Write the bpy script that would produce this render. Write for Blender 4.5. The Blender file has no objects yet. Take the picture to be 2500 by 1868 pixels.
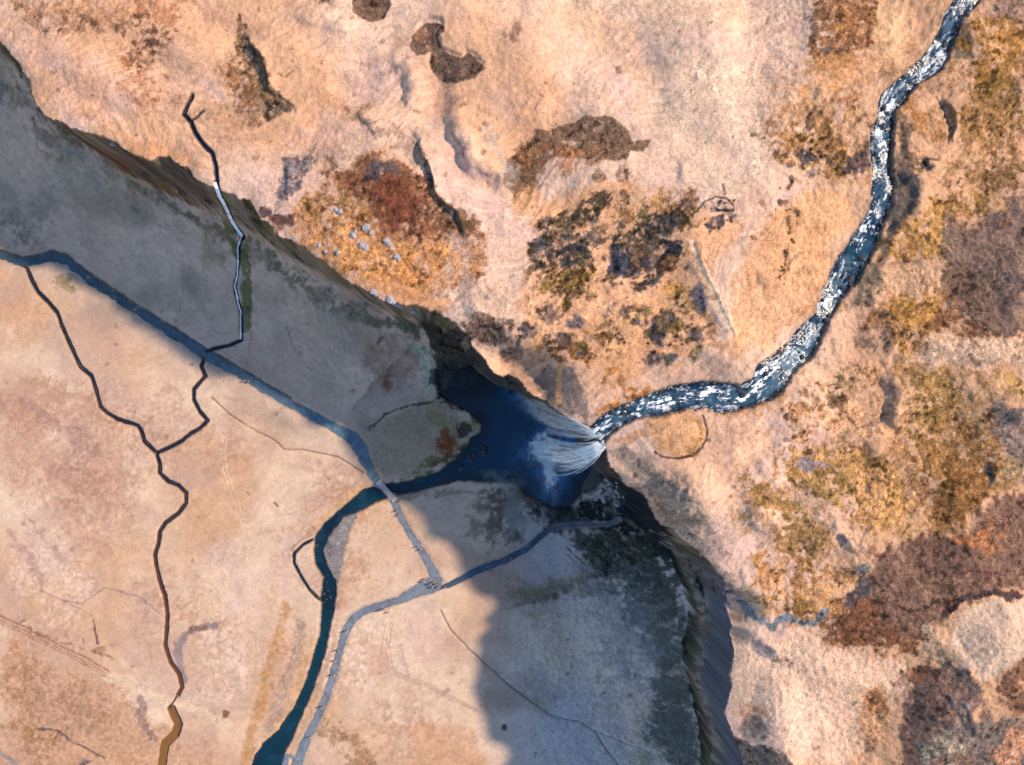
import bpy, bmesh, math, random
import numpy as np
from mathutils import Vector
S = bpy.context.scene
COL = S.collection
random.seed(7); rng = np.random.RandomState(11)

# ------------------------------------------------------------------ camera, sky, sun, exposure
CAMH = 215.0; FOC = 1944.0
cam = bpy.data.cameras.new('camera'); cam.lens = 28.0; cam.sensor_width = 36.0
cam.clip_start = 1; cam.clip_end = 20000
co = bpy.data.objects.new('camera', cam); co.location = (0, 0, CAMH); co.rotation_euler = (0, 0, 0)
COL.objects.link(co); S.camera = co
S.render.resolution_x = 1024; S.render.resolution_y = 765
SUN_EL = math.radians(42.0); SUN_AZ = math.radians(15.0)      # azimuth measured from +X (east) towards +Y
w = bpy.data.worlds.new('World'); S.world = w; w.use_nodes = True
nt = w.node_tree; bg = nt.nodes['Background']
sky = nt.nodes.new('ShaderNodeTexSky'); sky.sky_type = 'NISHITA'; sky.sun_disc = False
sky.sun_elevation = SUN_EL; sky.sun_rotation = math.radians(90) - SUN_AZ
sky.ozone_density = 1.6; sky.air_density = 1.0; sky.dust_density = 0.3
nt.links.new(sky.outputs[0], bg.inputs[0]); bg.inputs[1].default_value = 0.15
sl = bpy.data.lights.new('sun', 'SUN'); sl.energy = 3.4; sl.angle = math.radians(2.2); sl.color = (1.0, 0.80, 0.60)
so = bpy.data.objects.new('sun', sl)
sd = Vector((math.cos(SUN_EL)*math.cos(SUN_AZ), math.cos(SUN_EL)*math.sin(SUN_AZ), math.sin(SUN_EL)))
so.rotation_euler = sd.to_track_quat('Z', 'Y').to_euler(); so.location = sd*400
COL.objects.link(so)
S.view_settings.view_transform = 'Standard'; S.view_settings.look = 'None'
S.view_settings.gamma = 1.0; S.view_settings.exposure = 0.68
KL = np.array([1.46, 1.43, 1.36])     # light falling on open sunlit ground, used to turn a seen colour into a surface colour
def lin(c):
    c = np.asarray(c, float)/255.0
    return np.where(c <= 0.04045, c/12.92, ((c+0.055)/1.055)**2.4)
def alb(c): return np.clip(lin(c)/KL, 0.004, 0.85)

# ------------------------------------------------------------------ helpers
def tag(o, label=None, cat=None, group=None, kind=None):
    if label: o['label'] = label
    if cat: o['category'] = cat
    if group: o['group'] = group
    if kind: o['kind'] = kind
    return o
def new_obj(name, me, mats=(), parent=None):
    o = bpy.data.objects.new(name, me); COL.objects.link(o)
    for m in mats: me.materials.append(m)
    if parent: o.parent = parent
    return o
def grid_mesh(name, V, F, smooth=True):
    me = bpy.data.meshes.new(name)
    me.vertices.add(len(V)); me.vertices.foreach_set('co', np.ascontiguousarray(V, np.float32).ravel())
    n = len(F); me.loops.add(n*4); me.polygons.add(n)
    me.loops.foreach_set('vertex_index', np.ascontiguousarray(F, np.int32).ravel())
    me.polygons.foreach_set('loop_start', np.arange(0, n*4, 4, dtype=np.int32))
    me.polygons.foreach_set('use_smooth', np.full(n, smooth, bool))
    me.update(calc_edges=True); return me
def setcol(me, name, rgba):
    a = me.attributes.new(name, 'FLOAT_COLOR', 'POINT')
    a.data.foreach_set('color', np.ascontiguousarray(rgba, np.float32).ravel())

TAB = rng.rand(8, 256, 256)
def vnoise(x, y, k=0):
    xi = np.floor(x).astype(np.int64); yi = np.floor(y).astype(np.int64)
    fx = x-xi; fy = y-yi; fx = fx*fx*(3-2*fx); fy = fy*fy*(3-2*fy)
    t = TAB[k % 8]; a = xi & 255; b = yi & 255; a1 = (xi+1) & 255; b1 = (yi+1) & 255
    return (t[a, b]*(1-fx)+t[a1, b]*fx)*(1-fy)+(t[a, b1]*(1-fx)+t[a1, b1]*fx)*fy
def fbm(x, y, wl, octv=4, k=0, gain=0.5):
    s = 0; amp = 1; tot = 0; x = x/wl; y = y/wl
    for i in range(octv):
        s = s+amp*vnoise(x+17.3*i, y-9.1*i, k+i); tot += amp; amp *= gain
        x, y = (x*1.6-y*1.2)+3.7, (x*1.2+y*1.6)+1.9
    return s/tot*2-1
def sst(a, b, x):
    t = np.clip((x-a)/(b-a), 0, 1); return t*t*(3-2*t)
def px2w(px, py, z): return (px-1250.0)*(CAMH-z)/FOC, -(py-934.0)*(CAMH-z)/FOC
def w2px(x, y, z): return 1250.0+x*FOC/(CAMH-z), 934.0-y*FOC/(CAMH-z)

def polydist(X, Y, pts, closed=False, vals=None, maxd=None):
    """distance to a polyline; also interpolated value, parameter 0..1 and side (positive = to the right of travel, image axes)"""
    pts = np.asarray(pts, float); n = len(pts)
    D = np.full(X.shape, 1e9); V = np.zeros(X.shape); T = np.zeros(X.shape); SD = np.zeros(X.shape)
    segs = [(i, (i+1) % n) for i in range(n if closed else n-1)]
    L = np.concatenate([[0], np.cumsum(np.hypot(*(pts[1:]-pts[:-1]).T))]); tot = L[-1]
    for (i, j) in segs:
        ax, ay = pts[i][:2]; bx, by = pts[j][:2]; dx, dy = bx-ax, by-ay; l2 = dx*dx+dy*dy+1e-9
        if maxd is not None:
            m = np.nonzero((X > min(ax, bx)-maxd) & (X < max(ax, bx)+maxd) & (Y > min(ay, by)-maxd) & (Y < max(ay, by)+maxd))[0]
            if len(m) == 0: continue
            x = X[m]; y = Y[m]
        else: m = slice(None); x = X; y = Y
        t = np.clip(((x-ax)*dx+(y-ay)*dy)/l2, 0, 1)
        d = np.hypot(x-ax-t*dx, y-ay-t*dy); old = D[m]; c = d < old
        D[m] = np.where(c, d, old)
        if vals is not None: V[m] = np.where(c, vals[i]*(1-t)+vals[j]*t, V[m])
        if not closed: T[m] = np.where(c, (L[i]+t*(L[j]-L[i]))/tot, T[m])
        SD[m] = np.where(c, np.sign(-((x-ax)*dy-(y-ay)*dx)), SD[m])
    return D, V, T, SD
def inside(X, Y, pts):
    pts = np.asarray(pts, float); r = np.zeros(X.shape, bool); n = len(pts)
    for i in range(n):
        ax, ay = pts[i][:2]; bx, by = pts[(i+1) % n][:2]
        if ay == by: continue
        c = ((ay > Y) != (by > Y)) & (X < (bx-ax)*(Y-ay)/(by-ay)+ax); r ^= c
    return r
def blk(x0, x1, y0, y1):
    """grid points whose photograph position can fall in a box"""
    sx = [(v-1250.0)*k for v in (x0, x1) for k in (.0755, .1130)]; sy = [-(v-934.0)*k for v in (y0, y1) for k in (.0755, .1130)]
    i0, i1 = np.searchsorted(AX, [min(sx), max(sx)]); j0, j1 = np.searchsorted(AY, [min(sy), max(sy)])
    if i1 <= i0 or j1 <= j0: return np.zeros(0, int)
    return (np.arange(j0, j1)[:, None]*NX+np.arange(i0, i1)[None, :]).ravel()
def sdf(X, Y, pts, pad):
    """signed distance (negative inside) to a polygon, 1e3 where farther than pad"""
    P = np.asarray(pts, float); out = np.full(X.shape, 1e3)
    m = np.nonzero((X > P[:, 0].min()-pad) & (X < P[:, 0].max()+pad) & (Y > P[:, 1].min()-pad) & (Y < P[:, 1].max()+pad))[0]
    if len(m) == 0: return out
    x = X[m]; y = Y[m]; d = polydist(x, y, P, True)[0]; d[inside(x, y, P)] *= -1; out[m] = d
    return out

# ------------------------------------------------------------------ lines read on the ground (photograph pixels, 2500 wide)
TOP = [(-330,-330),(-60,-20),(0,100),(10,127),(32,161),(63,199),(92,250),(117,279),(149,294),(177,316),(234,326),(285,348),(323,364),
 (358,377),(405,367),(427,380),(456,405),(490,434),(525,453),(554,459),(595,487),(622,535),(663,560),(695,585),(752,622),(790,650),(822,678),
 (863,700),(901,710),(932,738),(980,750),(1037,754),(1059,770),(1106,792),(1138,808),(1154,842),(1185,868),(1201,899),(1233,918),
 (1268,944),(1301,973),(1352,1001),(1390,1027),(1428,1039),(1446,1052),(1469,1087),(1485,1122),(1516,1156),(1548,1191),(1580,1220),
 (1602,1251),(1624,1283),(1660,1300),(1700,1335),(1738,1372),(1770,1420),(1795,1484),(1797,1540),(1795,1601),(1785,1649),(1793,1680),
 (1779,1744),(1792,1780),(1800,1820),(1812,1870),(1835,1990),(1850,2160)]  # lowest points, partly out of view, set so the cliff's shadow reaches further
ZT = 52.0
topw = [px2w(a, b, ZT) for a, b in TOP]
FOOT = [(-400,-330,14),(-110,10,14),(-15,130,14),(12,170,14),(50,215,14),(80,265,14),(104,305,14),(150,330,13),(177,348,13),(221,377,13),
 (272,408,13),(348,459,13),(427,494,13),(475,506,13),(540,535,12),(590,555,12),(628,580,12),(660,600,12),(700,628,12),(752,664,12),
 (800,694,12),(850,724,12),(905,748,12),(950,776,12),(1000,792,12),(1036,815,11),(1050,848,9),(1062,880,6),(1075,900,3)]
footw = [(*px2w(a, b, z), z) for a, b, z in FOOT]
for (a, b, off, z) in [(1154,842,5,0),(1201,899,3,-1),(1233,918,2.2,-1.5),(1268,944,2,-1.5),(1301,973,2,-1.5),(1352,1001,2,-1.5),(1390,1027,2,-1.5),
        (1428,1039,2,-1.5),(1469,1087,2.4,-1.5),(1516,1156,2.6,0),(1548,1191,2.6,3),(1580,1220,2.8,6),(1602,1251,3,9)]:
    x, y = px2w(a, b, ZT); footw.append((x-off*.64, y-off*.77, z))
for a, b, z in [(1600,1300,14),(1637,1348,18),(1649,1380,19),(1665,1421,20),(1681,1475,20),(1681,1522,20),(1668,1570,20),(1672,1617,20),
        (1684,1665,20),(1697,1721,20),(1706,1759,20),(1710,1823,20),(1712,1890,20),(1725,2000,20),(1735,2160,20)]:
    footw.append((*px2w(a, b, z), z))
footw = np.array(footw); FAR = 5000.0
topw = np.array([(-FAR*1.0, FAR*.75)]+[tuple(p) for p in topw]+[(FAR*.02, -FAR)])
footw = np.vstack([[-FAR*1.0-10, FAR*.75-10, 14], footw, [FAR*.02-10, -FAR-10, 20]])

LOWER = [(1065,905),(1100,880),(1150,850),(1200,860),(1260,900),(1330,950),(1420,1000),(1470,1060),(1490,1110),(1480,1160),(1455,1195),(1425,1205),
 (1400,1232),(1345,1240),(1310,1215),(1280,1205),(1262,1180),(1201,1177),(1119,1172),(1075,1185),(1011,1201),(964,1210),(917,1226),
 (885,1245),(863,1254),(834,1264),(815,1292),(796,1321),(787,1346),(793,1375),(806,1400),(818,1420),(820,1452),(815,1481),(806,1525),
 (796,1579),(780,1633),(758,1696),(733,1753),(711,1807),(692,1842),(680,1900),(600,1900),(619,1854),(641,1816),(679,1785),(720,1721),
 (742,1674),(758,1617),(777,1554),(784,1490),(782,1452),(787,1411),(768,1380),(765,1343),(768,1311),(790,1277),(821,1251),(863,1216),
 (885,1197),(926,1185),(964,1180),(1011,1172),(1068,1153),(1113,1121),(1138,1090),(1151,1068),(1173,1055),(1179,1030),(1147,1004),
 (1106,982),(1075,963),(1066,935)]
UP_L = [(2345,-60),(2332,0),(2306,41),(2294,82),(2265,127),(2224,171),(2180,206),(2151,234),(2145,285),(2129,332),(2129,373),(2134,411),(2135,453),
 (2126,513),(2101,551),(2069,599),(2044,634),(2025,675),(2009,719),(1987,770),(1939,814),(1908,861),(1854,893),(1833,935),(1811,941),
 (1763,932),(1694,935),(1643,944),(1589,960),(1548,982),(1501,998),(1469,1020),(1440,1042),(1418,1060)]
UP_R = [(1450,1110),(1466,1090),(1485,1065),(1510,1039),(1558,1020),(1621,1014),(1668,998),(1722,992),(1751,1008),(1801,1001),(1860,985),(1911,956),
 (1933,915),(1984,868),(2009,817),(2025,779),(2053,728),(2091,690),(2110,653),(2135,608),(2148,573),(2177,500),(2183,453),(2177,411),
 (2177,373),(2180,316),(2183,269),(2205,250),(2240,203),(2300,168),(2316,133),(2335,82),(2348,41),(2392,0),(2420,-60)]
UPPER = UP_L+UP_R
BROOKS = {   # polyline, width, depth
 'fallbrook_top': ([(468,234),(446,278),(465,297),(475,323),(494,351),(516,373),(525,402),(528,443)], 9, .9),
 'fallbrook_arm': ([(497,270),(480,285),(465,297)], 5, .5),
 'cascade': ([(526,447),(538,481),(551,503),(566,539),(584,566),(592,578)], 11, .8),
 'run': ([(592,578),(582,602),(582,633),(579,671),(573,700),(579,728),(589,760),(589,798),(589,830),(563,842),(519,852),(500,862)], 8, .5),
 'west': ([(63,652),(76,684),(92,713),(117,738),(139,763),(149,795),(165,830),(184,871),(196,896),(222,918),(234,954),(244,992),(260,1008),
   (285,1023),(335,1039),(345,1055),(351,1077),(380,1106),(389,1134),(389,1156),(408,1175),(434,1185),(453,1204),(453,1229),(434,1254),
   (402,1277),(389,1299),(386,1327),(377,1353),(380,1380),(389,1418),(402,1456),(408,1500),(405,1544),(402,1576),(415,1617),(437,1649),
   (443,1677),(434,1697)], 9, .7),
 'west_out': ([(418,1732),(434,1769),(427,1791),(402,1816),(394,1867),(390,1910)], 20, .7),
 'east': ([(500,874),(490,893),(500,918),(472,951),(472,976),(487,1004),(506,1027),(487,1046),(465,1058),(443,1077),(411,1093),(383,1106)], 9, .6),
 'small': ([(762,1318),(739,1330),(717,1352),(717,1375),(736,1411),(755,1440),(771,1456),(784,1468)], 6, .6),
}
PATHS = {   # polyline with width per point
 'north': [(-40,630,18),(0,622,18),(57,641,20),(79,640,20),(127,627,22),(165,637,23),(196,663,20),(222,684,19),(269,716,18),(316,747,18),
   (364,776,18),(396,798,20),(437,823,22),(475,848,28),(506,868,24),(554,895,20),(601,921,19),(647,950,19),(711,987,19),(774,1021,19),(821,1046,20),
   (859,1068,30),(880,1096,32),(893,1128,22),(910,1158,19),(927,1181,18)],
 'south': [(959,1214,16),(967,1237,16),(983,1270,16),(1005,1308,17),(1024,1337,17),(1043,1368,18),(1059,1397,22),(1070,1425,28)],
 'west': [(1078,1425,24),(1055,1428,40),(1030,1438,32),(1005,1449,26),(973,1466,18),(916,1482,17),(885,1494,18),(860,1513,19),(844,1544,18),(831,1585,17),(818,1633,17),
   (809,1664,17),(793,1712,17),(774,1756,17),(752,1797,18),(733,1842,22),(715,1900,30)],
 'falls': [(1078,1434,10),(1106,1424,14),(1138,1406,15),(1185,1384,16),(1233,1368,16),(1280,1343,15),(1310,1318,14),(1340,1294,13),(1375,1284,9),
   (1421,1281,7),(1485,1280,8),(1512,1270,8)],
}
def pl(ps): return [(a, b) for a, b, *_ in ps]

# ------------------------------------------------------------------ terrain grid
def axis(half, step, far):
    c = np.arange(-half, half+step*.5, step); o = []; s = step; v = half
    while v < far: s *= 1.22; v += s; o.append(v)
    o = np.array(o); return np.concatenate([-o[::-1], c, o])
AX = axis(141.0, 0.215, 4200); AY = axis(106.0, 0.215, 4200)
NX, NY = len(AX), len(AY)
GX, GY = np.meshgrid(AX, AY); GX = GX.ravel(); GY = GY.ravel()
e0 = 1-.85*sst(26, 34, GX)*sst(-30, -38, GY)
wx = GX+fbm(GX, GY, 9, 3, 1)*1.5*e0+fbm(GX, GY, 3.0, 4, 4, .6)*1.0*e0+fbm(GX, GY, 14, 2, 7)*1.2*(1-e0)
wy = GY+fbm(GX+50, GY, 9, 3, 2)*1.5*e0+fbm(GX, GY+50, 3.0, 4, 5, .6)*1.0*e0
lipfade = np.exp(-((GX-16)**2+(GY+11)**2)/30.0)
wx = wx*(1-lipfade)+GX*lipfade; wy = wy*(1-lipfade)+GY*lipfade
NE = [(FAR*2, -FAR), (FAR*2, FAR*2), (-FAR*1.0, FAR*2)]
inT = inside(wx, wy, [tuple(p) for p in topw]+NE)
inF = inside(wx, wy, [tuple(p[:2]) for p in footw]+NE) | inT
dT = polydist(wx, wy, topw)[0]
dF, zF, _, _ = polydist(wx, wy, footw[:, :2], False, footw[:, 2])
# plateau
PX0, PY0 = w2px(GX, GY, ZT+1)
zp = ZT+3.5*(1-np.exp(-dT/45.0))+fbm(GX, GY, 45, 3, 3)*1.6*sst(4, 40, dT)
zp -= 1.0*np.exp(-dT/2.0)
zp -= 5.0*np.exp(-dT/5.5)*np.exp(-(((PX0-1620)/150.)**2+((PY0-1230)/150.)**2)**2)*sst(0, 40, np.hypot(PX0-1460, PY0-1060))
zp -= 2.5*np.exp(-dT/4)*np.exp(-(((PX0-1370)/60.)**2+((PY0-980)/60.)**2))
# scarps: higher ground to the east of each line, so the face that looks west turns from the sun
SCARPS = [([(955,110),(985,160),(992,220),(1015,295)],2.6,16,60),([(1105,262),(1112,340),(1150,400),(1200,440),(1228,500)],4.2,20,80),
 ([(1000,310),(1035,350),(1045,430),(1060,480),(1120,550),(1150,600)],1.9,5,70),([(600,60),(615,120),(650,150),(665,215),(706,250)],1.9,5,60),
 ([(725,0),(735,40),(770,70),(850,90),(905,85)],1.5,14,50),
 ([(2190,240),(2200,330),(2188,400),(2240,450),(2225,530),(2160,600),(2120,690),(2095,740)],2.0,14,90),
 ([(2285,232),(2305,270),(2325,320),(2325,352)],1.4,4,40),([(2260,385),(2262,405),(2290,415)],1.4,5,30),
 ([(2170,900),(2185,960),(2178,1020),(2200,1060)],3.0,16,70),([(2420,960),(2435,1010),(2470,1050)],2.4,12,60),([(2415,1120),(2410,1180)],2.0,10,40),
 ([(1840,1110),(1870,1150),(1905,1190)],1.8,18,70),([(1805,1200),(1830,1260),(1880,1330)],2.2,20,80),
 ([(2040,1290),(2050,1330),(2110,1345)],1.8,9,40),([(1965,20),(1975,80),(1965,140)],1.2,9,40),
 ([(1850,1100),(1790,1200),(1830,1300)],1.2,26,60),([(1300,1000),(1310,930)],1.,10,40),
 ([(1500,570),(1495,640),(1510,690)],1.6,8,40),([(1600,760),(1605,800),(1612,830)],1.6,9,35),([(1400,780),(1412,790),(1430,800)],1.3,8,30),
 ([(1695,690),(1712,740),(1715,770)],1.5,10,30),([(1860,660),(1868,700),(1880,730)],1.5,10,40),([(1862,1570),(1878,1588),(1900,1612)],1.7,9,40),
 ([(1640,390),(1655,430),(1668,455)],1.1,9,40),([(2310,1690),(2340,1740),(2365,1780)],1.7,7,50),([(2325,1500),(2318,1570),(2345,1620),(2400,1665)],-1.6,8,60),
 ([(700,250),(720,280)],.8,6,30),([(860,270),(900,310),(930,350)],1.2,6,40),([(640,300),(690,275)],.9,6,30),([(705,380),(690,430),(675,500)],1.3,7,50),
 ([(1880,820),(1900,850)],.8,8,40),([(2150,790),(2165,830),(2190,860)],1.4,10,50),([(1570,1010),(1400,900)],.0,8,40)]
WX0 = PX0+fbm(GX, GY, 6, 3, 1)*26; WY0 = PY0+fbm(GX+9, GY+31, 6, 3, 2)*26
for pts, h, wd, fd in SCARPS:
    if h == 0: continue
    big = wd >= 14; h = h*(1 if big or wd <= 5 else .62); wd = wd*(1.25 if wd > 5 else 1)
    d, _, t, sd_ = polydist(WX0, WY0, pts, maxd=fd*3)
    ok = d < 1e8
    # side: east of a line travelling down the picture is its LEFT-hand side in image axes -> flip
    s = d*(-sd_); e = sst(0, .30, t)*sst(0, .30, 1-t)
    zp += np.where(ok & inT, h*sst(-wd, wd, s)*np.exp(-np.maximum(s, 0)/fd)*e*np.exp(-np.maximum(-s, 0)/40), 0)
for cx, cy, rx, ry, rot, h in [(1800,1489,50,38,0,-5.0),(1802,1560,30,18,0,-2.5),(1838,1975,70,45,0,-5.0),(1285,915,85,60,.2,-7.0),(1190,850,70,45,.3,-4.0),(1640,1270,50,40,.4,2.0),(1680,1215,85,75,.6,4.5),(1890,1800,70,110,0,3.5),(1480,250,150,80,.3,2.2),(1700,160,100,130,.3,2.5),(1290,180,80,120,.2,2.0),(450,110,120,60,.4,2.0),(230,180,110,50,.5,1.8),(1500,1180,40,30,0,.5),(1625,1062,80,55,.25,1.4),(1150,200,90,100,0,1.5),(2420,1560,95,90,0,4.0),(2350,830,150,45,0,2.0),(2010,1670,150,80,0,1.8),  # edge dips and some rises shaped to fit the outline of the cast shadow
        (1950,1000,70,90,0,1.6),(2060,1250,110,90,.5,1.5),(1120,60,160,60,0,1.5),(1800,880,120,50,.3,1.5),(2150,1090,40,120,0,1.4),(1400,420,120,60,0,1.2),
        (870,190,60,90,0,-1.2),(1060,260,40,60,.4,-1.5),(1100,520,40,90,-.5,-.8)]:
    c, s_ = math.cos(rot), math.sin(rot); u = ((PX0-cx)*c+(PY0-cy)*s_)/rx; v = (-(PX0-cx)*s_+(PY0-cy)*c)/ry
    zp += h*np.exp(-(u*u+v*v)**1.5)*(sst(0, 8, dT) if h > -2 else 1)
d = polydist(PX0, PY0, [(1695,600),(1710,650),(1740,715),(1765,770),(1785,818)], maxd=60)[0]
zp += np.where(d < 50, .5*np.exp(-(d/5.5)**2), 0)
ridge = 1-np.abs(fbm(GX, GY, 26, 4, 4))*3.2; zp += np.where(inT, (ridge-.5)*1.1*sst(1700, 2050, PX0)*sst(3, 14, dT)+fbm(GX, GY, 22, 4, 6, .42)*3.4*sst(4, 26, dT), 0)
# depressions with a sharp rim
for pts, dep in [([(858,-20),(862,30),(880,48),(905,55),(935,45),(950,20),(955,-20)],.6),
   ([(1010,90),(1035,60),(1060,55),(1083,60),(1085,75),(1070,95),(1080,120),(1100,135),(1130,145),(1140,130),(1160,140),(1185,165),(1160,190),(1110,207),(1070,195),(1045,160),(1045,125),(1015,130),(1005,110)],.6),
   ([(1640,1000),(1690,1005),(1722,1040),(1728,1080),(1700,1110),(1650,1122),(1600,1108),(1560,1060),(1550,1020)],.22)]:
    q = sdf(PX0, PY0, pts, 30)+fbm(GX, GY, 1.5, 2, 3)*4
    zp -= dep*sst(4, -4, q)
# cliff and talus
q = np.clip(dF/(dF+dT+1e-6), 0, 1); q2 = np.clip(q+fbm(GX, GY, 5, 3, 6)*.10, 0, 1)
east = sst(30, 38, GX)*sst(-36, -44, GY)
prof = (q2**.8)*(1-east)+(.30*sst(0, .12, q2)+.18*q2+.52*sst(.62, .92, q2))*east
west = sst(-60, -80, GX)
prof = prof*(1-west)+west*(.55*q2+.45*sst(.55, .95, q2))
prof = np.clip(prof+.03*(1-east)*np.sin(prof*31+fbm(GX, GY, 12, 2, 1)*3)*np.sin(np.pi*prof), 0, 1)
zcl = zF+(zp-zF)*prof+fbm(GX, GY, 2.0, 4, 2, .7)*2.6*(1-east)*np.sin(np.pi*q)+east*np.sin(np.pi*q)*(fbm(GX, GY, 1.1, 3, 4, .7)*1.1+fbm(GX, GY, 7, 2, 1)*2.2)
LT = 2.2*np.maximum(zF, 0)+4
zpl = np.maximum(zF, 0)*np.clip(1-dF/LT, 0, 1)**1.7+np.minimum(zF, 0)*np.exp(-dF/3)
zpl = zpl+fbm(GX, GY, 60, 3, 5)*.35*sst(0, 30, dF)
ZB = np.where(inT, zp, np.where(inF, zcl, zpl))
del wx, wy
PX, PY = w2px(GX, GY, ZB)
far = (np.abs(GX) > 170) | (np.abs(GY) > 130)
PX[far] = -9e4; PY[far] = -9e4
# masks for micro relief
plain = (~inF).astype(float)
up = sdf(PX, PY, UPPER, 60); lo = sdf(PX, PY, LOWER, 60)
lo = np.where(inT, 1e3, lo); up = np.where(inT, up, 1e3)
jit = fbm(GX, GY, 1.8, 3, 7)*5+fbm(GX, GY, .7, 2, 3)*2.5
ZW = ZB.copy()                                            # smooth ground before relief and channels: the water lies on it
micro = fbm(GX, GY, .8, 3, 1, .7)*.17*(1+.8*sst(1750, 2000, PX))+fbm(GX, GY, 5, 3, 2)*.35
microp = fbm(GX, GY, 1.0, 3, 1, .6)*.055+fbm(GX, GY, 7, 3, 2)*.16
se = sst(1250, 1420, PX)*plain
th_ = .55+fbm(GX, GY, 60, 2, 6)*1.6; cu_, su_ = np.cos(.5), np.sin(.5)
lu = GX*cu_+GY*su_+fbm(GX, GY, 18, 3, 1)*9; lv = -GX*su_+GY*cu_+fbm(GX, GY, 18, 3, 2)*9
comb = fbm(lu*.22, lv*1.0, 1.1, 4, 2, .65)*sst(-.25, .25, fbm(GX, GY, 30, 2, 5))
Z = ZB+np.where(inT, comb*.28*sst(0, 3, dT), comb*.05)+np.where(inT, micro*sst(0, 3, dT), np.where(inF, micro*1.2, microp*(1+3*se)))
Z = Z-1.75*sst(7, -7, up+jit)
Z = Z-1.3*sst(5, -6, lo+jit*.55)-1.5*sst(-5, -60, lo)
pathd = np.full(GX.shape, 1e3)
for k, ps in PATHS.items():
    dd, vv, _, _ = polydist(PX, PY, pl(ps), False, [p[2]*.5 for p in ps], maxd=40)
    pathd = np.minimum(pathd, np.where((dd < 40) & ~inT, dd-vv, 1e3))
pm = sst(9, 1, pathd); Z = Z*(1-pm)+(ZB-.10)*pm
brd = {}
for k, (ps, wd, dep) in BROOKS.items():
    dd = polydist(PX, PY, ps, maxd=40)[0]; dd = np.where(dd < 39, dd, 1e3)
    if k in ('fallbrook_top', 'fallbrook_arm'): dd = np.where(inT, dd, 1e3)
    brd[k] = dd-wd*.5+jit*.25
    Z = Z-dep*sst(3.2, -2.5, brd[k])*sst(-2, 3, pathd)
for pts, wd, dep in [([(515,970),(560,1012),(600,1039),(638,1058),(670,1074),(692,1096),(742,1099),(790,1109),(821,1115),(853,1134),(885,1153)],2.2,.35),
   ([(601,735),(617,785),(614,830),(601,909)],2.2,.25),([(614,838),(580,862),(560,870)],2,.2),
   ([(1075,1490),(1100,1540),(1150,1590),(1240,1670),(1300,1715),(1350,1750),(1420,1765),(1455,1790),(1480,1830),(1512,1870)],2.2,.3),
   ([(1455,1788),(1510,1808),(1570,1830),(1615,1852)],1.8,.2),([(100,1780),(140,1785),(180,1815),(250,1850)],3,.3),
   ([(905,1050),(940,1010),(1000,985),(1060,980)],3,.35),([(370,1485),(390,1502),(405,1512)],2,.2)]:
    dd = polydist(PX, PY, pts, maxd=20)[0]
    Z -= np.where(plain > 0, dep*sst(wd+1.5, wd*.3, dd), 0)
ZG = Z.reshape(NY, NX)
def hsample(x, y):
    x = np.atleast_1d(np.asarray(x, float)); y = np.atleast_1d(np.asarray(y, float))
    i = np.clip(np.searchsorted(AX, x)-1, 0, NX-2); j = np.clip(np.searchsorted(AY, y)-1, 0, NY-2)
    fx = np.clip((x-AX[i])/(AX[i+1]-AX[i]), 0, 1); fy = np.clip((y-AY[j])/(AY[j+1]-AY[j]), 0, 1)
    return (ZG[j, i]*(1-fx)+ZG[j, i+1]*fx)*(1-fy)+(ZG[j+1, i]*(1-fx)+ZG[j+1, i+1]*fx)*fy
def hit(px, py):
    """where the line of sight through a photograph pixel meets the ground"""
    px = np.atleast_1d(np.asarray(px, float)); py = np.atleast_1d(np.asarray(py, float))
    z = np.full(px.shape, 66.0); done = np.zeros(px.shape, bool)
    for k in range(700):
        x, y = px2w(px, py, z); done |= z <= hsample(x, y)
        if done.all(): break
        z = np.where(done, z, z-.1)
    x, y = px2w(px, py, z); return x, y, hsample(x, y)

# ------------------------------------------------------------------ ground colours: vegetation, soil and rock patches, plus shade painted in places
CREAM=(231,196,166); TAN=(222,180,148); PINK=(224,182,156); ORG=(216,152,100); RUST=(150,92,52); DKB=(102,76,60); MAU=(132,114,108)
OLV=(144,112,66); GOLD=(196,142,84); GRY=(150,142,134); SLATE=(88,94,102); BLK=(42,42,48)
n1 = fbm(GX, GY, 28, 4, 2)*.5+.5; n2 = fbm(GX+99, GY, 12, 4, 4)*.5+.5; n3 = fbm(GX, GY+77, 4.5, 4, 6, .6)*.5+.5
def mix(a, b, m): m = m[:, None]; return a*(1-m)+b*m
A = lambda c: alb(c)[None, :]
colp = mix(A((228,188,158)), A((216,166,128)), sst(.4, .65, n1)); colp = mix(colp, A((222,182,162)), sst(.5, .7, n2)*.6)
colp = mix(colp, A((208,156,112)), sst(.5, .85, n3)*.22)
east_side = sst(1850, 2200, PX)*sst(0, 1, PX+5000)
colp = mix(colp, A((206,156,114)), east_side*.8)
coll = mix(A((241,209,177)), A((226,182,144)), sst(.35, .65, n1)); coll = mix(coll, A((210,172,148)), sst(.45, .72, n2)*.7)
coll = mix(coll, A((208,166,130)), sst(.5, .9, n3)*.3)
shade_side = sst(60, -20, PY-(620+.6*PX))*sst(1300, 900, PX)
coll = mix(coll, A((220,190,166)), shade_side*.75); coll = mix(coll, A((196,192,192)), sst(1150, 1350, PX)*.8); coll = mix(coll, A((168,148,126)), np.maximum(shade_side, sst(1100, 1300, PX))*sst(.42, .8, n2)*.7)  # ground inside the cliff's shadow recoloured to set the tone of the shade
rock = mix(A((150,132,110)), A((74,70,58)), sst(.35, .62, n3)); rock = mix(rock, A((128,112,66)), sst(.55, .7, n2)*.5)
rock = mix(rock, coll, sst(.42, .15, q)*(1-east)*.85)
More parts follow.
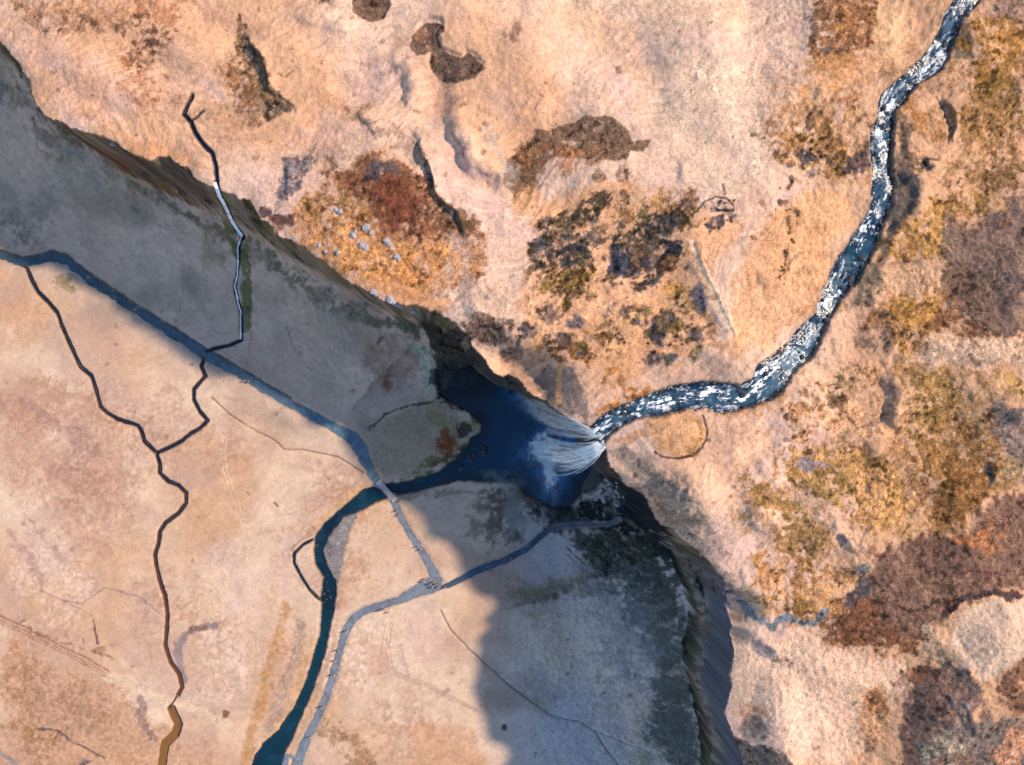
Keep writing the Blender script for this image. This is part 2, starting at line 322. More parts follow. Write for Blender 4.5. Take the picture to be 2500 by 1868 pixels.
re_ = mix(A((150,142,130)), A((104,98,88)), sst(.38, .62, fbm(GX, GY, 1.3, 4, 1, .7)*.5+.5)); re_ = mix(re_, A((92,104,120)), sst(.58, .68, q)*.85); re_ = mix(re_, A((60,62,50)), sst(.16, .06, q)*.8); rock = mix(rock, re_, east)  # upper band painted slate for the shade on the steep east face
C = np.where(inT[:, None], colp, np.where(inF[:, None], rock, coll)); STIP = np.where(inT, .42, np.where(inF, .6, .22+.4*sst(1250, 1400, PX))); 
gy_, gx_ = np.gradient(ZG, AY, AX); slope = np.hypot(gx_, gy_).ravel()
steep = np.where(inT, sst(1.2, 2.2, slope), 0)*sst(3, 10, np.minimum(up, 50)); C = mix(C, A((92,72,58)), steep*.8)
WX = PX+fbm(GX, GY, 3.2, 4, 5, .6)*16; WY = PY+fbm(GX+31, GY, 3.2, 4, 6, .6)*16
BX = fbm(GX, GY+15, 11, 5, 1, .6)*70; BY = fbm(GX+15, GY, 11, 5, 3, .6)*70
m1 = fbm(GX, GY, 1.6, 4, 3, .7)*.5+.5; m2 = fbm(GX+40, GY, .8, 3, 5, .7)*.5+.5; m3 = fbm(GX, GY+60, 3.4, 4, 0, .65)*.5+.5
SCRUB = np.zeros(GX.shape)
def nrm(a): return np.clip((a-a.mean())/a.std(), -2.5, 2.5)
g1 = nrm(fbm(GX, GY, 1.1, 3, 3, .75)); g2 = nrm(fbm(GX+40, GY, 3.0, 4, 5, .7)); g3 = nrm(fbm(GX+7, GY+70, .75, 3, 1, .7)); g4 = nrm(fbm(GX+7, GY+170, 1.5, 3, 2, .75)); GN = (g1*.62+g2*.6).astype(np.float32)
def paint(pts, col, st=.8, soft=12, mot=0., stip=None, where=None, line=None, warp=1.0):
    """a patch (polygon, ellipse (cx,cy,rx,ry) or line with a width) of one ground cover or painted shade; mot breaks it into clumps"""
    soft = soft*(1+.7*mot)*(1.35 if soft >= 10 else 1); pad = soft*2+(70 if soft > 16 else 24)
    if line is not None: pad += line
    if line is None and isinstance(pts, tuple): cx, cy, rx, ry = pts[:4]; R_ = max(rx, ry); box = (cx-R_-pad, cx+R_+pad, cy-R_-pad, cy+R_+pad)
    else: P = np.array(pts, float); box = (P[:, 0].min()-pad, P[:, 0].max()+pad, P[:, 1].min()-pad, P[:, 1].max()+pad)
    ix = blk(*box)
    if len(ix) == 0: return
    X_ = PX[ix]+(WX[ix]-PX[ix])*warp; Y_ = PY[ix]+(WY[ix]-PY[ix])*warp
    if soft > 16: X_ = X_+BX[ix]; Y_ = Y_+BY[ix]
    ok = (X_ > box[0]) & (X_ < box[1]) & (Y_ > box[2]) & (Y_ < box[3])
    if where is not None: ok &= where[ix] > 0
    ix = ix[ok]; X_ = X_[ok]; Y_ = Y_[ok]
    if len(ix) == 0: return
    if line is not None: d = polydist(X_, Y_, pts, maxd=line+soft*2+4)[0]-line*.5
    elif isinstance(pts, tuple):
        r = math.radians(pts[4]) if len(pts) > 4 else 0
        c, s = math.cos(r), math.sin(r); u = ((X_-cx)*c+(Y_-cy)*s)/rx; v = (-(X_-cx)*s+(Y_-cy)*c)/ry
        d = (np.hypot(u, v)-1)*min(rx, ry)
    else: d = sdf(X_, Y_, pts, soft*2+4)
    m = sst(soft, -soft, d)
    k = np.nonzero(m > .003)[0]; ix = ix[k]; m = m[k]
    if len(ix) == 0: return
    kk = (.05+.60*mot) if soft > 3 else .05
    mm = sst(.18, .82, m*(1-.34*mot)+GN[ix]*kk*np.minimum(1, m*4))*st
    C[ix] = C[ix]*(1-mm[:, None])+alb(col)[None, :]*(mm*(1+(.02+.26*mot)*g3[ix]))[:, None]
    if stip is not None: STIP[ix] = STIP[ix]*(1-mm)+stip*mm
U = inT.astype(float); D_ = (~inT).astype(float); PLN = plain
DK = (104,80,64)
# --- broad heath tones on the east
for a_ in [([(1900,1090),(2100,1050),(2260,1060),(2440,1000),(2500,1200),(2350,1320),(2200,1350),(2050,1310)],(160,116,76),.68),([(2180,560),(2330,450),(2500,360),(2520,480),(2420,520),(2330,600),(2280,700),(2180,680)],(166,120,66),.55),
    ([(2330,100),(2520,80),(2520,380),(2400,420),(2330,300)],(160,112,66),.6),([(2170,880),(2360,880),(2440,1000),(2300,1100),(2200,1080)],(166,124,78),.6),([(1800,1180),(1900,1160),(2060,1300),(2090,1430),(1980,1420),(1860,1340)],(190,140,92),.6),
    ([(2100,720),(2350,700),(2420,800),(2300,860),(2150,860)],(180,134,92),.6),([(1960,920),(2120,900),(2180,980),(2100,1080),(1980,1060)],(196,146,104),.5),([(1860,180),(2080,160),(2120,300),(2120,430),(1930,450),(1860,340)],(190,138,90),.5)]:
    paint(a_[0], a_[1], a_[2]+.12, 30, .55, .85, U)
# --- plateau, north-west
paint([(0,-20),(190,-20),(250,60),(240,100),(120,100),(20,70)], (165,118,88), .7, 14, .6, .9, U)
paint((110,55,90,30,15), (120,88,72), .7, 10, .8, .9, U)
paint((330,30,90,50), (170,110,70), .7, 20, .7, .8, U); paint((352,85,60,40), (110,78,62), .8, 12, .85, .9, U)
paint((345,150,40,45,30), (128,84,60), .8, 12, .8, .9, U); paint((350,220,75,35), (165,108,70), .55, 16, .7, .9, U)
paint([(120,255),(240,300),(340,330),(430,350),(520,420),(470,400),(350,370),(230,320)], ORG, .6, 16, .2, None, U)
paint((190,240,80,50,30), (226,168,125), .6, 30, 0, None, U)
paint([(585,20),(603,60),(615,115),(645,145),(660,180),(668,220),(706,248),(690,275),(655,305),(605,312),(575,275),(560,200),(572,110)], (120,92,64), .85, 9, .45, 1, U)
paint([(603,60),(615,118),(648,148),(662,210),(700,244)], (64,56,50), .75, 4, .3, 1, U, 8)  # dark line paints the shadow of the step
paint((590,190,45,80,-10), (160,105,62), .6, 14, .6, .9, U); paint((680,262,28,14), (70,66,62), .75, 6, .5, 1, U)
paint((565,300,60,20), (190,135,100), .5, 16, .5, .8, U); paint((500,210,30,50,-25), (170,150,142), .5, 16, .3, .4, U)
paint((150,70,160,70), (205,155,115), .4, 30, .3, None, U); paint((440,180,70,100), (224,178,145), .4, 30, 0, None, U)
paint([(690,382),(720,372),(790,382),(800,395),(752,418),(738,460),(705,478),(680,512),(675,500),(690,430)], (98,94,100), .85, 8, .5, 1, U)
paint((780,405,70,25), (165,140,128), .6, 14, .4, .8, U)
paint([(740,500),(850,400),(960,375),(1040,440),(1120,540),(1165,620),(1135,700),(1040,740),(900,690),(800,620),(740,560)], (188,128,78), .8, 16, .35, .9, U)
paint([(780,440),(870,400),(960,385),(1035,420),(1060,500),(1122,558),(1145,602),(1060,610),(980,590),(880,520)], (128,82,56), .85, 14, .35, 1, U)
paint((950,520,55,75,-20), (116,66,48), .85, 18, .15, .8, U); paint((925,430,48,30,-15), (74,74,80), .8, 12, .3, .8, U)
paint([(1005,350),(1040,370),(1048,430),(1062,480),(1120,550),(1150,602)], (60,52,50), .8, 5, .4, 1, U, 10)  # dark line paints the shaded face of the scarp
paint((1085,540,60,40,40), (112,84,64), .8, 14, .5, 1, U)
paint((900,600,120,45,32), (205,142,80), .75, 18, .5, .9, U); paint((820,520,60,40,35), (150,112,70), .7, 14, .6, 1, U)
paint((1040,660,80,40,10), (205,138,78), .7, 18, .5, .9, U)
paint([(880,680),(960,690),(1060,720),(1120,740),(1080,770),(960,745),(900,705)], (226,160,110), .8, 10, .1, .5, U)
paint([(1090,610),(1115,670),(1128,730),(1145,775)], (172,150,136), .65, 12, .3, .8, U, 30); paint((1148,760,12,22,-15), (120,120,120), .7, 7, 0, None, U)
paint((645,515,19,17), (78,56,58), .9, 7, .3, 1, U); paint((690,537,28,14), (82,58,58), .9, 6, .3, 1, U); paint((700,575,50,16,35), (140,92,66), .7, 10, .6, 1, U)
paint((870,300,50,20,30), (150,120,88), .65, 10, .4, .9, U); paint((925,325,26,14,30), (120,104,92), .7, 7, .4, .9, U)
paint((980,350,45,26,25), (150,126,108), .55, 12, .4, .9, U); paint((800,340,110,25), (222,174,150), .5, 20, 0, None, U)
paint((790,250,22,30), (185,130,85), .4, 10, .5, .8, U)
# --- plateau, north
paint([(856,-20),(862,30),(880,48),(905,55),(935,45),(950,20),(956,-20)], (112,86,66), .95, 4, .12, 1, U, warp=.35)
paint([(1005,88),(1035,60),(1060,54),(1084,60),(1086,75),(1070,95),(1080,120),(1100,135),(1130,143),(1142,129),(1160,140),(1186,165),(1160,190),(1110,207),(1070,196),(1048,160),(1048,130),(1015,134),(1003,110)], (98,78,66), .92, 4, .2, 1, U, warp=.35)
paint((1030,90,18,20), (205,145,100), .5, 8, .3, .8, U); paint((1265,70,13,24,20), (130,92,72), .7, 7, .6, .9, U); paint((785,-6,30,12), (130,100,72), .8, 7, .4, 1, U)
paint([(1225,440),(1235,385),(1300,340),(1310,318),(1400,300),(1440,282),(1480,280),(1530,310),(1548,350),(1590,335),(1592,355),(1570,368),(1540,370),(1530,395),(1450,388),(1350,390),(1310,430),(1260,490)], (112,84,62), .9, 5, .25, 1, U, warp=.45)
paint((1290,420,60,50), (130,94,66), .7, 12, .55, 1, U); paint((1390,400,90,26), (165,110,70), .7, 12, .5, .9, U)
paint((1525,430,16,36,-10), (125,88,66), .8, 7, .4, 1, U); paint((1466,427,14,16,15), (125,92,72), .85, 5, .25, 1, U)
paint((1270,500,40,40), (222,158,100), .7, 16, .3, .6, U); paint((1225,380,25,60,-10), (168,160,150), .5, 14, .2, .6, U)
paint((1590,20,330,60), (226,188,150), .5, 40, 0, .7, U); paint((1760,300,140,180,-20), (224,192,160), .5, 50, 0, .8, U)
paint((1870,60,60,120,15), (206,176,148), .4, 30, .2, .9, U)
paint((1500,110,160,60,25), (220,174,132), .5, 40, .0, None, U)
for k in range(9):   # wind-combed terraces
    y0 = -30+k*22; paint([(1400+k*26,y0-20),(1560+k*22,y0+60),(1700+k*16,y0+170),(1800+k*8,y0+330)], (236,206,172), .5, 4, .5, None, U, 3)
# --- scrub by the ridge
G0 = (92,80,62)
paint([(1295,520),(1500,455),(1720,470),(1790,560),(1760,620),(1720,860),(1560,930),(1350,880),(1260,760)], (226,164,112), .75, 24, .25, .6, U)
for a in [([(1300,610),(1330,550),(1400,510),(1470,465),(1510,480),(1440,540),(1370,585),(1310,615)],G0,.9,7,.45),
 ([(1290,590),(1420,560),(1455,600),(1440,680),(1400,735),(1310,700),(1300,660)],(98,86,82),.85,9,.55),
 ((1395,640,45,42),(52,58,60),.9,12,.4),((1318,575,26,24),(90,86,92),.8,9,.4),((1375,700,70,34),(138,104,52),.85,12,.5),
 ([(1510,570),(1590,545),(1680,500),(1700,530),(1620,590),(1570,650),(1510,710),(1480,690),(1490,630)],(88,80,78),.9,8,.5),
 ([(1550,485),(1640,465),(1700,470),(1690,540),(1600,530)],(150,110,60),.75,12,.5),
 ((1600,545,60,22,-15),(52,54,60),.85,8,.5),((1510,645,24,44,15),(66,70,80),.9,9,.2),
 ([(1545,730),(1600,690),(1650,640),(1670,600),(1640,600),(1570,680),(1530,720)],(76,72,78),.9,6,.5),
 ((1340,770,30,26),(100,84,80),.75,9,.6),((1405,788,27,16),(80,84,96),.85,9,.15),((1375,832,24,16),(72,76,90),.85,8,.15),((1460,830,26,12),(120,116,120),.6,9,.2),
 ((1400,860,80,26),(140,96,52),.85,12,.65),((1275,820,14,34,30),(60,68,70),.85,7,.4),((1250,865,30,22),(92,84,76),.7,8,.6),
 ((1612,800,20,44,8),(58,60,72),.92,8,.25),((1712,730,20,36,-10),(68,74,86),.9,8,.1),((1655,800,30,40),(104,86,54),.85,8,.6),((1700,815,16,22),(88,90,98),.85,7,.1),
 ((1735,790,22,34),(140,100,72),.75,7,.5),((1595,872,18,18),(72,70,76),.85,7,.4),((1635,875,16,14),(84,90,98),.9,6,.1),((1665,760,40,60,20),(140,112,56),.6,14,.6),
 ((1650,700,30,30),(185,130,60),.6,12,.6),((1500,810,60,40),(215,160,100),.5,16,.4),((1752,845,20,12),(180,130,92),.6,6,.5),
 ([(1915,515),(1958,512),(1948,560),(1932,620),(1920,680),(1905,725),(1895,640),(1925,590)],(66,64,68),.9,5,.45),
 ((1885,650,24,18),(86,76,74),.8,7,.5),((1880,706,22,34),(82,82,90),.85,10,.2),((1890,580,24,40),(160,130,112),.5,12,.5),
 ([(1710,560),(1740,535),(1775,520),(1798,512),(1795,535),(1760,560),(1725,580)],(78,74,80),.9,5,.5),
 ((1640,605,26,20),(66,66,76),.9,6,.4)]:
    paint(a[0], a[1], a[2], a[3], a[4], 1, U)  # slate patches: dark peat plus shade painted into the hollows
for k in range(150):
    a_ = 1290+rng.rand()*500; b_ = 480+rng.rand()*400
    if not inside(np.array([a_]), np.array([b_]), [(1290,560),(1480,460),(1700,470),(1700,600),(1690,780),(1740,850),(1560,900),(1340,880),(1270,780)])[0]: continue
    r_ = 4+rng.rand()**2*14; paint((a_, b_, r_*1.5, r_, -40+rng.randn()*20), [(84,76,70),(140,98,54),(70,70,78),(120,92,66),(110,96,60)][rng.randint(5)], .75, 5, .6, 1, U)
paint([(1700,515),(1718,490),(1745,480),(1775,485),(1792,500),(1790,512)], (48,46,58), .9, 3, .1, .8, U, 5, .4); paint([(1750,510),(1790,513)], (44,46,58), .9, 3, 0, .8, U, 9, .4)
paint([(1735,490),(1752,510)], (56,50,60), .8, 3, .1, .8, U, 3, .4); paint([(1765,450),(1768,475)], (70,60,70), .8, 4, .2, .8, U, 8, .4)
paint([(1690,590),(1712,650),(1742,712),(1768,770),(1790,822)], (240,208,172), .95, 4, 0, .3, U, 9, .3)
paint([(1708,592),(1728,650),(1752,706),(1776,762)], (112,90,74), .7, 3, .3, .8, U, 4, .4)
paint([(1686,640),(1712,700),(1745,770),(1772,810)], (150,138,132), .7, 7, 0, .5, U, 10, .3)  # crest painted light, west flank painted grey as its shaded side
for k in range(60):
    a = rng.rand(); b = rng.rand(); cx = 1820+a*180; cy = 600-a*420+b*90+40; r = 3+rng.rand()*6
    paint((cx, cy, r, r*1.2), (98,76,64), .85, 3, 0, 1, U)
for k in range(46): paint((1950+rng.randn()*26, 680+rng.randn()*60, 2.4+rng.rand()*3, 3+rng.rand()*3), (112,78,60), .85, 2.4, 0, 1, U)
for k in range(160):
    a_ = 1950+rng.rand()*550; b_ = rng.rand()*1500; r_ = 6+rng.rand()**2*22
    paint((a_, b_, r_*1.4, r_, rng.rand()*180), [(150,104,58),(112,82,60),(168,126,80),(120,104,72),(96,80,70)][rng.randint(5)], .55, 7, .7, 1, U)
# --- between ridge and river, river banks
paint([(1800,620),(1960,480),(2110,470),(2120,520),(2040,620),(1990,760),(1900,850),(1820,880),(1760,900),(1800,800)], (228,168,116), .75, 24, .1, .6, U)
paint([(1690,890),(1800,870),(1800,930),(1600,950),(1560,920)], (205,165,140), .5, 16, 0, .5, U)
paint([(1985,-20),(2125,-20),(2150,60),(2155,90),(2110,120),(2080,128),(2065,155),(2025,152),(1972,138),(1985,60)], (140,92,54), .85, 8, .5, 1, U)
paint((2046,136,36,17), (110,86,66), .9, 5, .15, 1, U); paint((2060,60,40,40), (185,128,72), .5, 14, .4, .9, U); paint((2130,90,22,34,20), (124,82,58), .8, 8, .4, 1, U)
paint([(1965,-20),(1972,60),(1962,120)], (160,150,142), .6, 6, .1, .7, U, 14)
paint((1990,360,95,60), (158,112,62), .75, 20, .55, .95, U); paint((1965,385,24,20), (72,74,80), .85, 8, .3, 1, U); paint((2092,402,30,26), (76,66,72), .85, 9, .4, 1, U)
paint((1985,425,24,12), (130,120,118), .6, 8, .3, .9, U); paint([(1880,350),(1900,300),(1985,215),(2085,150)], (160,108,62), .6, 14, .6, .9, U, 26)
paint((2060,275,30,50), (196,130,74), .6, 16, .5, .8, U); paint((2110,310,20,30), (110,70,60), .7, 8, .6, .9, U); paint((2175,170,22,20), (140,104,74), .6, 8, .5, .9, U)
paint((2060,190,140,40,-30), (222,160,104), .5, 20, .2, .6, U); paint((2190,70,60,70), (226,178,132), .7, 24, 0, .5, U)
paint([(2350,-20),(2520,-20),(2520,100),(2430,70),(2390,60)], (128,104,94), .85, 16, .3, .9, U)
paint([(2330,60),(2375,50),(2388,140),(2345,148),(2320,110)], (96,92,84), .85, 7, .2, .9, U)
paint((2450,130,90,70), (160,112,48), .75, 20, .5, 1, U); paint((2440,260,90,90), (146,108,60), .7, 24, .6, 1, U); paint((2300,190,70,30,20), (168,124,92), .6, 18, .3, .9, U)
paint([(2215,235),(2280,238),(2310,290),(2325,345),(2290,370),(2240,320)], (168,112,58), .75, 12, .4, .9, U)
paint([(2285,232),(2305,270),(2324,320),(2326,348)], (66,48,58), .85, 3, .1, .9, U, 5, .5); paint((2262,404,18,9,30), (40,44,58), .9, 4, 0, .9, U, None, .5)
paint([(2235,392),(2262,382),(2295,392)], (70,58,62), .8, 3, .1, .9, U, 4, .5); paint([(2182,260),(2230,300),(2250,420),(2190,420)], (120,96,74), .7, 12, .4, .9, U)
paint([(2180,432),(2245,424),(2243,500),(2190,562),(2158,570),(2186,500)], (92,88,82), .9, 7, .15, .8, U)  # shaded slope of the east bank, painted grey
paint([(2150,590),(2210,540),(2300,480),(2420,478),(2400,520),(2335,545),(2310,640),(2250,655),(2150,640)], (166,122,66), .85, 16, .45, 1, U)
paint([(2400,372),(2520,356),(2520,470),(2440,470),(2330,440)], (130,98,64), .75, 20, .5, 1, U)
paint([(2335,520),(2420,508),(2520,460),(2520,815),(2420,815),(2345,790),(2320,720),(2312,640)], (120,98,86), .9, 20, .22, .85, U)
paint((2390,720,70,60), (116,88,64), .6, 20, .4, .9, U); paint([(2495,460),(2475,600),(2452,720)], (160,136,118), .5, 3, 0, .7, U, 3, .4)
paint([(2078,690),(2140,620),(2165,690),(2125,742),(2080,735)], (98,94,80), .8, 10, .3, .9, U); paint((2230,690,70,42), (208,164,126), .7, 18, .2, .8, U)
paint((2250,790,100,62), (172,122,58), .8, 20, .5, 1, U); paint((2160,800,20,50,-15), (110,88,78), .6, 9, .3, .9, U)
paint([(2330,740),(2400,790),(2520,810),(2520,830),(2400,815),(2310,830),(2250,850),(2230,830)], (116,80,58), .7, 10, .4, 1, U)
paint([(2240,855),(2380,822),(2520,830),(2520,910),(2400,900),(2260,885)], (222,182,146), .85, 12, .1, .9, U)
paint([(2188,905),(2330,908),(2345,930),(2312,990),(2285,1055),(2205,1040),(2185,950)], (154,118,68), .88, 12, .45, 1, U)
paint((2172,1012,16,30,-10), (84,92,98), .85, 9, .1, .7, U); paint((2178,930,9,30), (92,86,84), .6, 7, .1, .8, U)  # slate pit: dark peat with the hollow's shade painted in
paint([(2240,1030),(2400,1030),(2425,1130),(2430,1230),(2340,1285),(2260,1265),(2225,1140)], (154,112,66), .88, 18, .45, 1, U)
paint((2330,1200,90,60), (128,88,50), .7, 20, .5, 1, U); paint((2110,1040,90,50), (214,162,118), .6, 24, .2, .9, U)
paint([(1955,1110),(2060,1095),(2130,1130),(2210,1180),(2240,1290),(2250,1340),(2130,1325),(2060,1255),(1940,1180)], (190,142,84), .85, 18, .4, 1, U)
paint((1972,1135,20,16), (116,122,134), .7, 7, .1, .8, U); paint((2012,1135,24,8,10), (122,120,136), .6, 5, .1, .8, U); paint((2010,1190,60,40), (140,114,66), .6, 16, .5, 1, U)
paint((2120,1240,60,50), (204,150,96), .7, 20, .4, .95, U); paint([(1815,1155),(1862,1168),(1925,1235),(2030,1335),(1965,1395),(1880,1285)], (150,112,62), .8, 12, .45, 1, U)
paint((2050,1322,15,16), (56,70,90), .85, 6, 0, .7, U); paint([(2075,1320),(2120,1345)], (110,100,110), .7, 5, .2, .8, U, 10)
paint((2470,955,60,28), (182,142,80), .8, 12, .4, 1, U); paint((2440,1005,20,34,-30), (78,84,84), .8, 9, .2, .9, U)
paint([(2420,1020),(2520,1010),(2520,1190),(2435,1135),(2412,1080)], (126,112,104), .85, 12, .3, .9, U); paint((2412,1150,9,34), (60,74,78), .8, 7, .1, .8, U); paint((2470,1160,30,26), (185,150,100), .6, 10, .5, 1, U)
paint([(2120,1400),(2180,1340),(2350,1290),(2440,1230),(2520,1195),(2520,1450),(2420,1440),(2340,1470),(2255,1575),(2180,1550),(2100,1560),(2030,1540)], (116,86,72), .92, 18, .22, .9, U)
paint([(2010,1500),(2110,1425),(2200,1500),(2250,1560),(2180,1585),(2110,1570),(2015,1570)], (120,78,52), .85, 14, .45, 1, U)
paint((2120,1450,36,26), (74,74,80), .85, 12, .3, .8, U); paint((2390,1305,60,16), (190,120,66), .6, 10, .5, 1, U); paint((2110,1390,16,18), (120,124,120), .7, 8, .3, .8, U)
paint([(2335,1400),(2450,1400)], (88,46,50), .7, 5, .2, .8, U, 8)
paint([(1850,1320),(2000,1390),(2095,1420),(2090,1480),(2030,1520),(1960,1520),(1890,1490),(1840,1420)], (202,144,88), .8, 16, .4, .95, U)
paint((1955,1462,78,22,8), (134,100,50), .85, 10, .5, 1, U); paint((1840,1440,30,40,-30), (150,116,60), .6, 12, .5, 1, U)
paint([(1680,1385),(1740,1405),(1795,1455),(1845,1505),(1885,1528),(1930,1508),(1980,1528),(2018,1495)], (112,124,130), .9, 7, .2, .9, U, 17)
paint([(1640,1330),(1700,1350),(1760,1390),(1800,1440),(1740,1440),(1690,1400)], (110,100,96), .75, 10, .4, 1)
paint([(1800,1540),(1900,1545),(2010,1570),(2210,1590),(2210,1700),(2170,1800),(2100,1890),(1880,1850),(1800,1780)], (226,188,156), .8, 16, .1, .7, U)
paint((1960,1760,110,80), (224,190,164), .6, 30, .0, .8, U); paint((2150,1740,44,90), (206,150,104), .75, 14, .2, .9, U); paint((2140,1710,34,32), (150,98,60), .8, 9, .5, 1, U)
paint((2130,1820,16,24), (150,112,72), .8, 7, .4, 1, U); paint((1868,1590,34,18,35), (110,112,124), .75, 9, .2, .8, U); paint((1908,1622,34,14,30), (120,96,84), .75, 8, .5, 1, U)  # slate ellipse paints a shaded pit
paint((1830,1775,36,26), (132,114,102), .8, 9, .2, .8, U); paint([(1796,1800),(1850,1812),(1930,1850),(1980,1890),(1800,1890)], (58,66,68), .85, 9, .3, 1, U); paint((1830,1740,40,12), (196,138,92), .6, 8, .3, .8, U)  # slate polygon paints the shaded valley below the edge
paint([(2195,1620),(2290,1600),(2370,1680),(2420,1780),(2420,1890),(2190,1890),(2230,1760)], (106,84,76), .92, 16, .2, .9, U)
paint((2220,1640,40,34), (126,82,58), .8, 12, .4, 1, U); paint((2262,1840,14,34), (66,88,88), .7, 9, .1, .8, U); paint((2310,1840,44,36), (172,156,130), .7, 12, .5, 1, U)
paint([(2300,1700),(2440,1735),(2520,1780),(2520,1890),(2400,1890)], (122,108,100), .85, 14, .2, .9, U); paint([(2310,1700),(2340,1740),(2362,1775)], (64,62,66), .8, 5, .2, .9, U, 12)
paint([(2425,1680),(2450,1620),(2520,1560),(2520,1760),(2440,1740)], (124,88,68), .9, 12, .3, 1, U); paint((2460,1820,50,44,-30), (226,160,116), .7, 14, .5, .9, U)
paint([(2325,1575),(2338,1505),(2380,1476),(2450,1464),(2520,1468),(2520,1590),(2445,1645),(2400,1668),(2345,1625)], (210,178,150), .95, 7, .05, .6, U)
paint([(2300,1500),(2345,1465),(2410,1446),(2490,1462)], (70,54,54), .95, 6, .15, 1, U, 18); paint([(2290,1600),(2330,1640),(2390,1690)], (104,94,88), .85, 8, .3, 1, U, 22)
paint([(2250,1510),(2300,1500),(2318,1570),(2300,1610),(2250,1600)], (190,158,124), .7, 12, .4, 1, U)
# --- ground by the lip and the hillock
paint([(1720,1010),(1900,1020),(1880,1120),(1800,1200),(1740,1180),(1680,1140),(1600,1130),(1730,1090)], (232,180,142), .7, 16, 0, .5, U)
paint([(1470,1090),(1530,1070),(1580,1110),(1650,1180),(1720,1250),(1760,1330),(1700,1330),(1630,1275),(1560,1200),(1510,1150)], (160,140,120), .75, 12, .25, .8, U)  # grey strip paints the shade of the west-sloping ground
paint([(1520,1100),(1600,1160),(1680,1230)], (112,108,100), .5, 8, .5, .9, U, 18)
paint([(1300,930),(1330,900),(1400,900),(1440,970),(1436,1030),(1390,1018),(1335,985)], (140,120,108), .85, 9, .1, .8, U)  # painted grey for the shade on the slope above the pool
paint([(1366,890),(1362,985)], (222,160,106), .85, 4, 0, .5, U, 13, .4); paint([(1240,850),(1300,860),(1310,930),(1270,940),(1220,890)], (176,142,116), .7, 10, .3, .8, U)
paint([(1440,1020),(1480,980),(1560,950),(1600,940),(1580,962),(1500,990),(1465,1012)], (186,118,44), .85, 6, .4, .9, U); paint((1510,950,40,40), (176,112,52), .7, 12, .65, .9, U)
paint([(1490,1075),(1560,1050),(1590,1060),(1540,1080)], (206,146,88), .6, 8, .2, .6, U)
paint([(1565,1020),(1650,1000),(1690,1010),(1722,1045),(1728,1080),(1700,1110),(1650,1120),(1600,1100)], (214,156,100), .75, 9, .1, .8, U)
paint([(1715,1015),(1727,1045),(1726,1072),(1712,1096),(1690,1112),(1655,1121),(1622,1117),(1598,1104)], (70,44,40), .9, 3, .15, .9, U, 6, .3); paint([(1700,1030),(1712,1070),(1690,1100)], (150,104,66), .6, 6, .4, .9, U, 16)  # dark rim line paints the shadow under the bowl's edge
paint([(1740,1000),(1830,990),(1900,960),(1930,940),(1960,960),(1900,1010),(1800,1020)], (214,148,86), .6, 9, .4, .8, U)
paint((2010,1010,60,40), (160,110,62), .7, 16, .6, 1, U); paint((2040,980,30,34), (96,74,54), .6, 9, .6, 1, U)
paint((1190,808,56,40,25), (104,78,66), .85, 9, .4, 1, U); paint((1215,790,40,14), (96,74,66), .7, 6, .4, 1, U)
# --- cliff faces and the foot
F_ = (inF & ~inT).astype(float)
paint([(170,300),(420,370),(540,450),(540,500),(430,500),(260,410),(160,340)], (92,70,56), .6, 12, .6, 1, F_)
paint((300,400,60,14,30), (120,60,44), .6, 6, .4, .9, F_); paint((420,470,50,12,30), (126,92,54), .7, 7, .5, .9, F_)
paint([(985,775),(1100,795),(1180,855),(1215,900),(1100,905),(1060,890),(1030,850)], (44,48,40), .9, 14, .25, 1, D_)  # cliff shade left of the pool, painted dark green
paint([(a, b+14) for a, b, _ in FOOT[2:25]], (112,108,82), .6, 22, .35, .8, PLN, 36)  # shade deepening towards the cliff foot, painted as a dark green band
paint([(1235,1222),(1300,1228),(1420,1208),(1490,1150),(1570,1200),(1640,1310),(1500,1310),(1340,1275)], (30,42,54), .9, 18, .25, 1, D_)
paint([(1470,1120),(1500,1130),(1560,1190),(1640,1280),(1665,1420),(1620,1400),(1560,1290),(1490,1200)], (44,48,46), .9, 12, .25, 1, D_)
for k in range(120):
    t = rng.rand(); cx = 1290+rng.rand()*340; cy = 1180+(cx-1290)*.55*rng.rand()+rng.rand()*90; r_ = 2.5+rng.rand()*6; paint((cx, cy, r_*1.7, r_, rng.rand()*70), [(40,46,48),(96,98,84),(150,148,136),(60,66,54)][rng.randint(4)], .6, 3, .4, 1, D_)
for k in range(26): # green ledges and pale scree along the foot
    t = rng.rand(); cx = 130+t*880; cy = 350+t*440+rng.randn()*8; paint((cx, cy+8, 10+rng.rand()*18, 5+rng.rand()*5, 30), (104,96,60), .45, 6, .4, .9, D_)
# --- the promontory west of the pool and the shaded plain
paint([(895,1060),(940,1015),(1000,990),(1070,975),(1140,1005),(1178,1030),(1140,1090),(1060,1150),(960,1178),(910,1130)], (188,166,132), .7, 12, .1, .5, PLN)
paint((1085,1085,26,34), (160,96,44), .8, 14, .2, .5, PLN); paint((1100,1030,50,30), (160,146,96), .6, 14, .2, .5, PLN); paint((1060,1130,60,14,-18), (112,104,60), .75, 9, .4, .6, PLN)
paint((1130,1050,20,24), (74,62,60), .85, 6, .2, .6, PLN); paint([(900,1050),(940,1012),(1000,988),(1055,980),(1080,966)], (82,74,60), .75, 4, .2, .5, PLN, 5, .5)
paint([(1080,966),(1120,985),(1176,1024)], (214,200,180), .6, 4, .1, .5, PLN, 6, .4); paint((1095,965,16,10), (140,90,84), .6, 6, .3, .6, PLN)
paint([(1015,830),(1050,850),(1075,930),(1055,955),(1025,900),(1005,860)], (186,196,166), .75, 10, .2, .5, PLN)
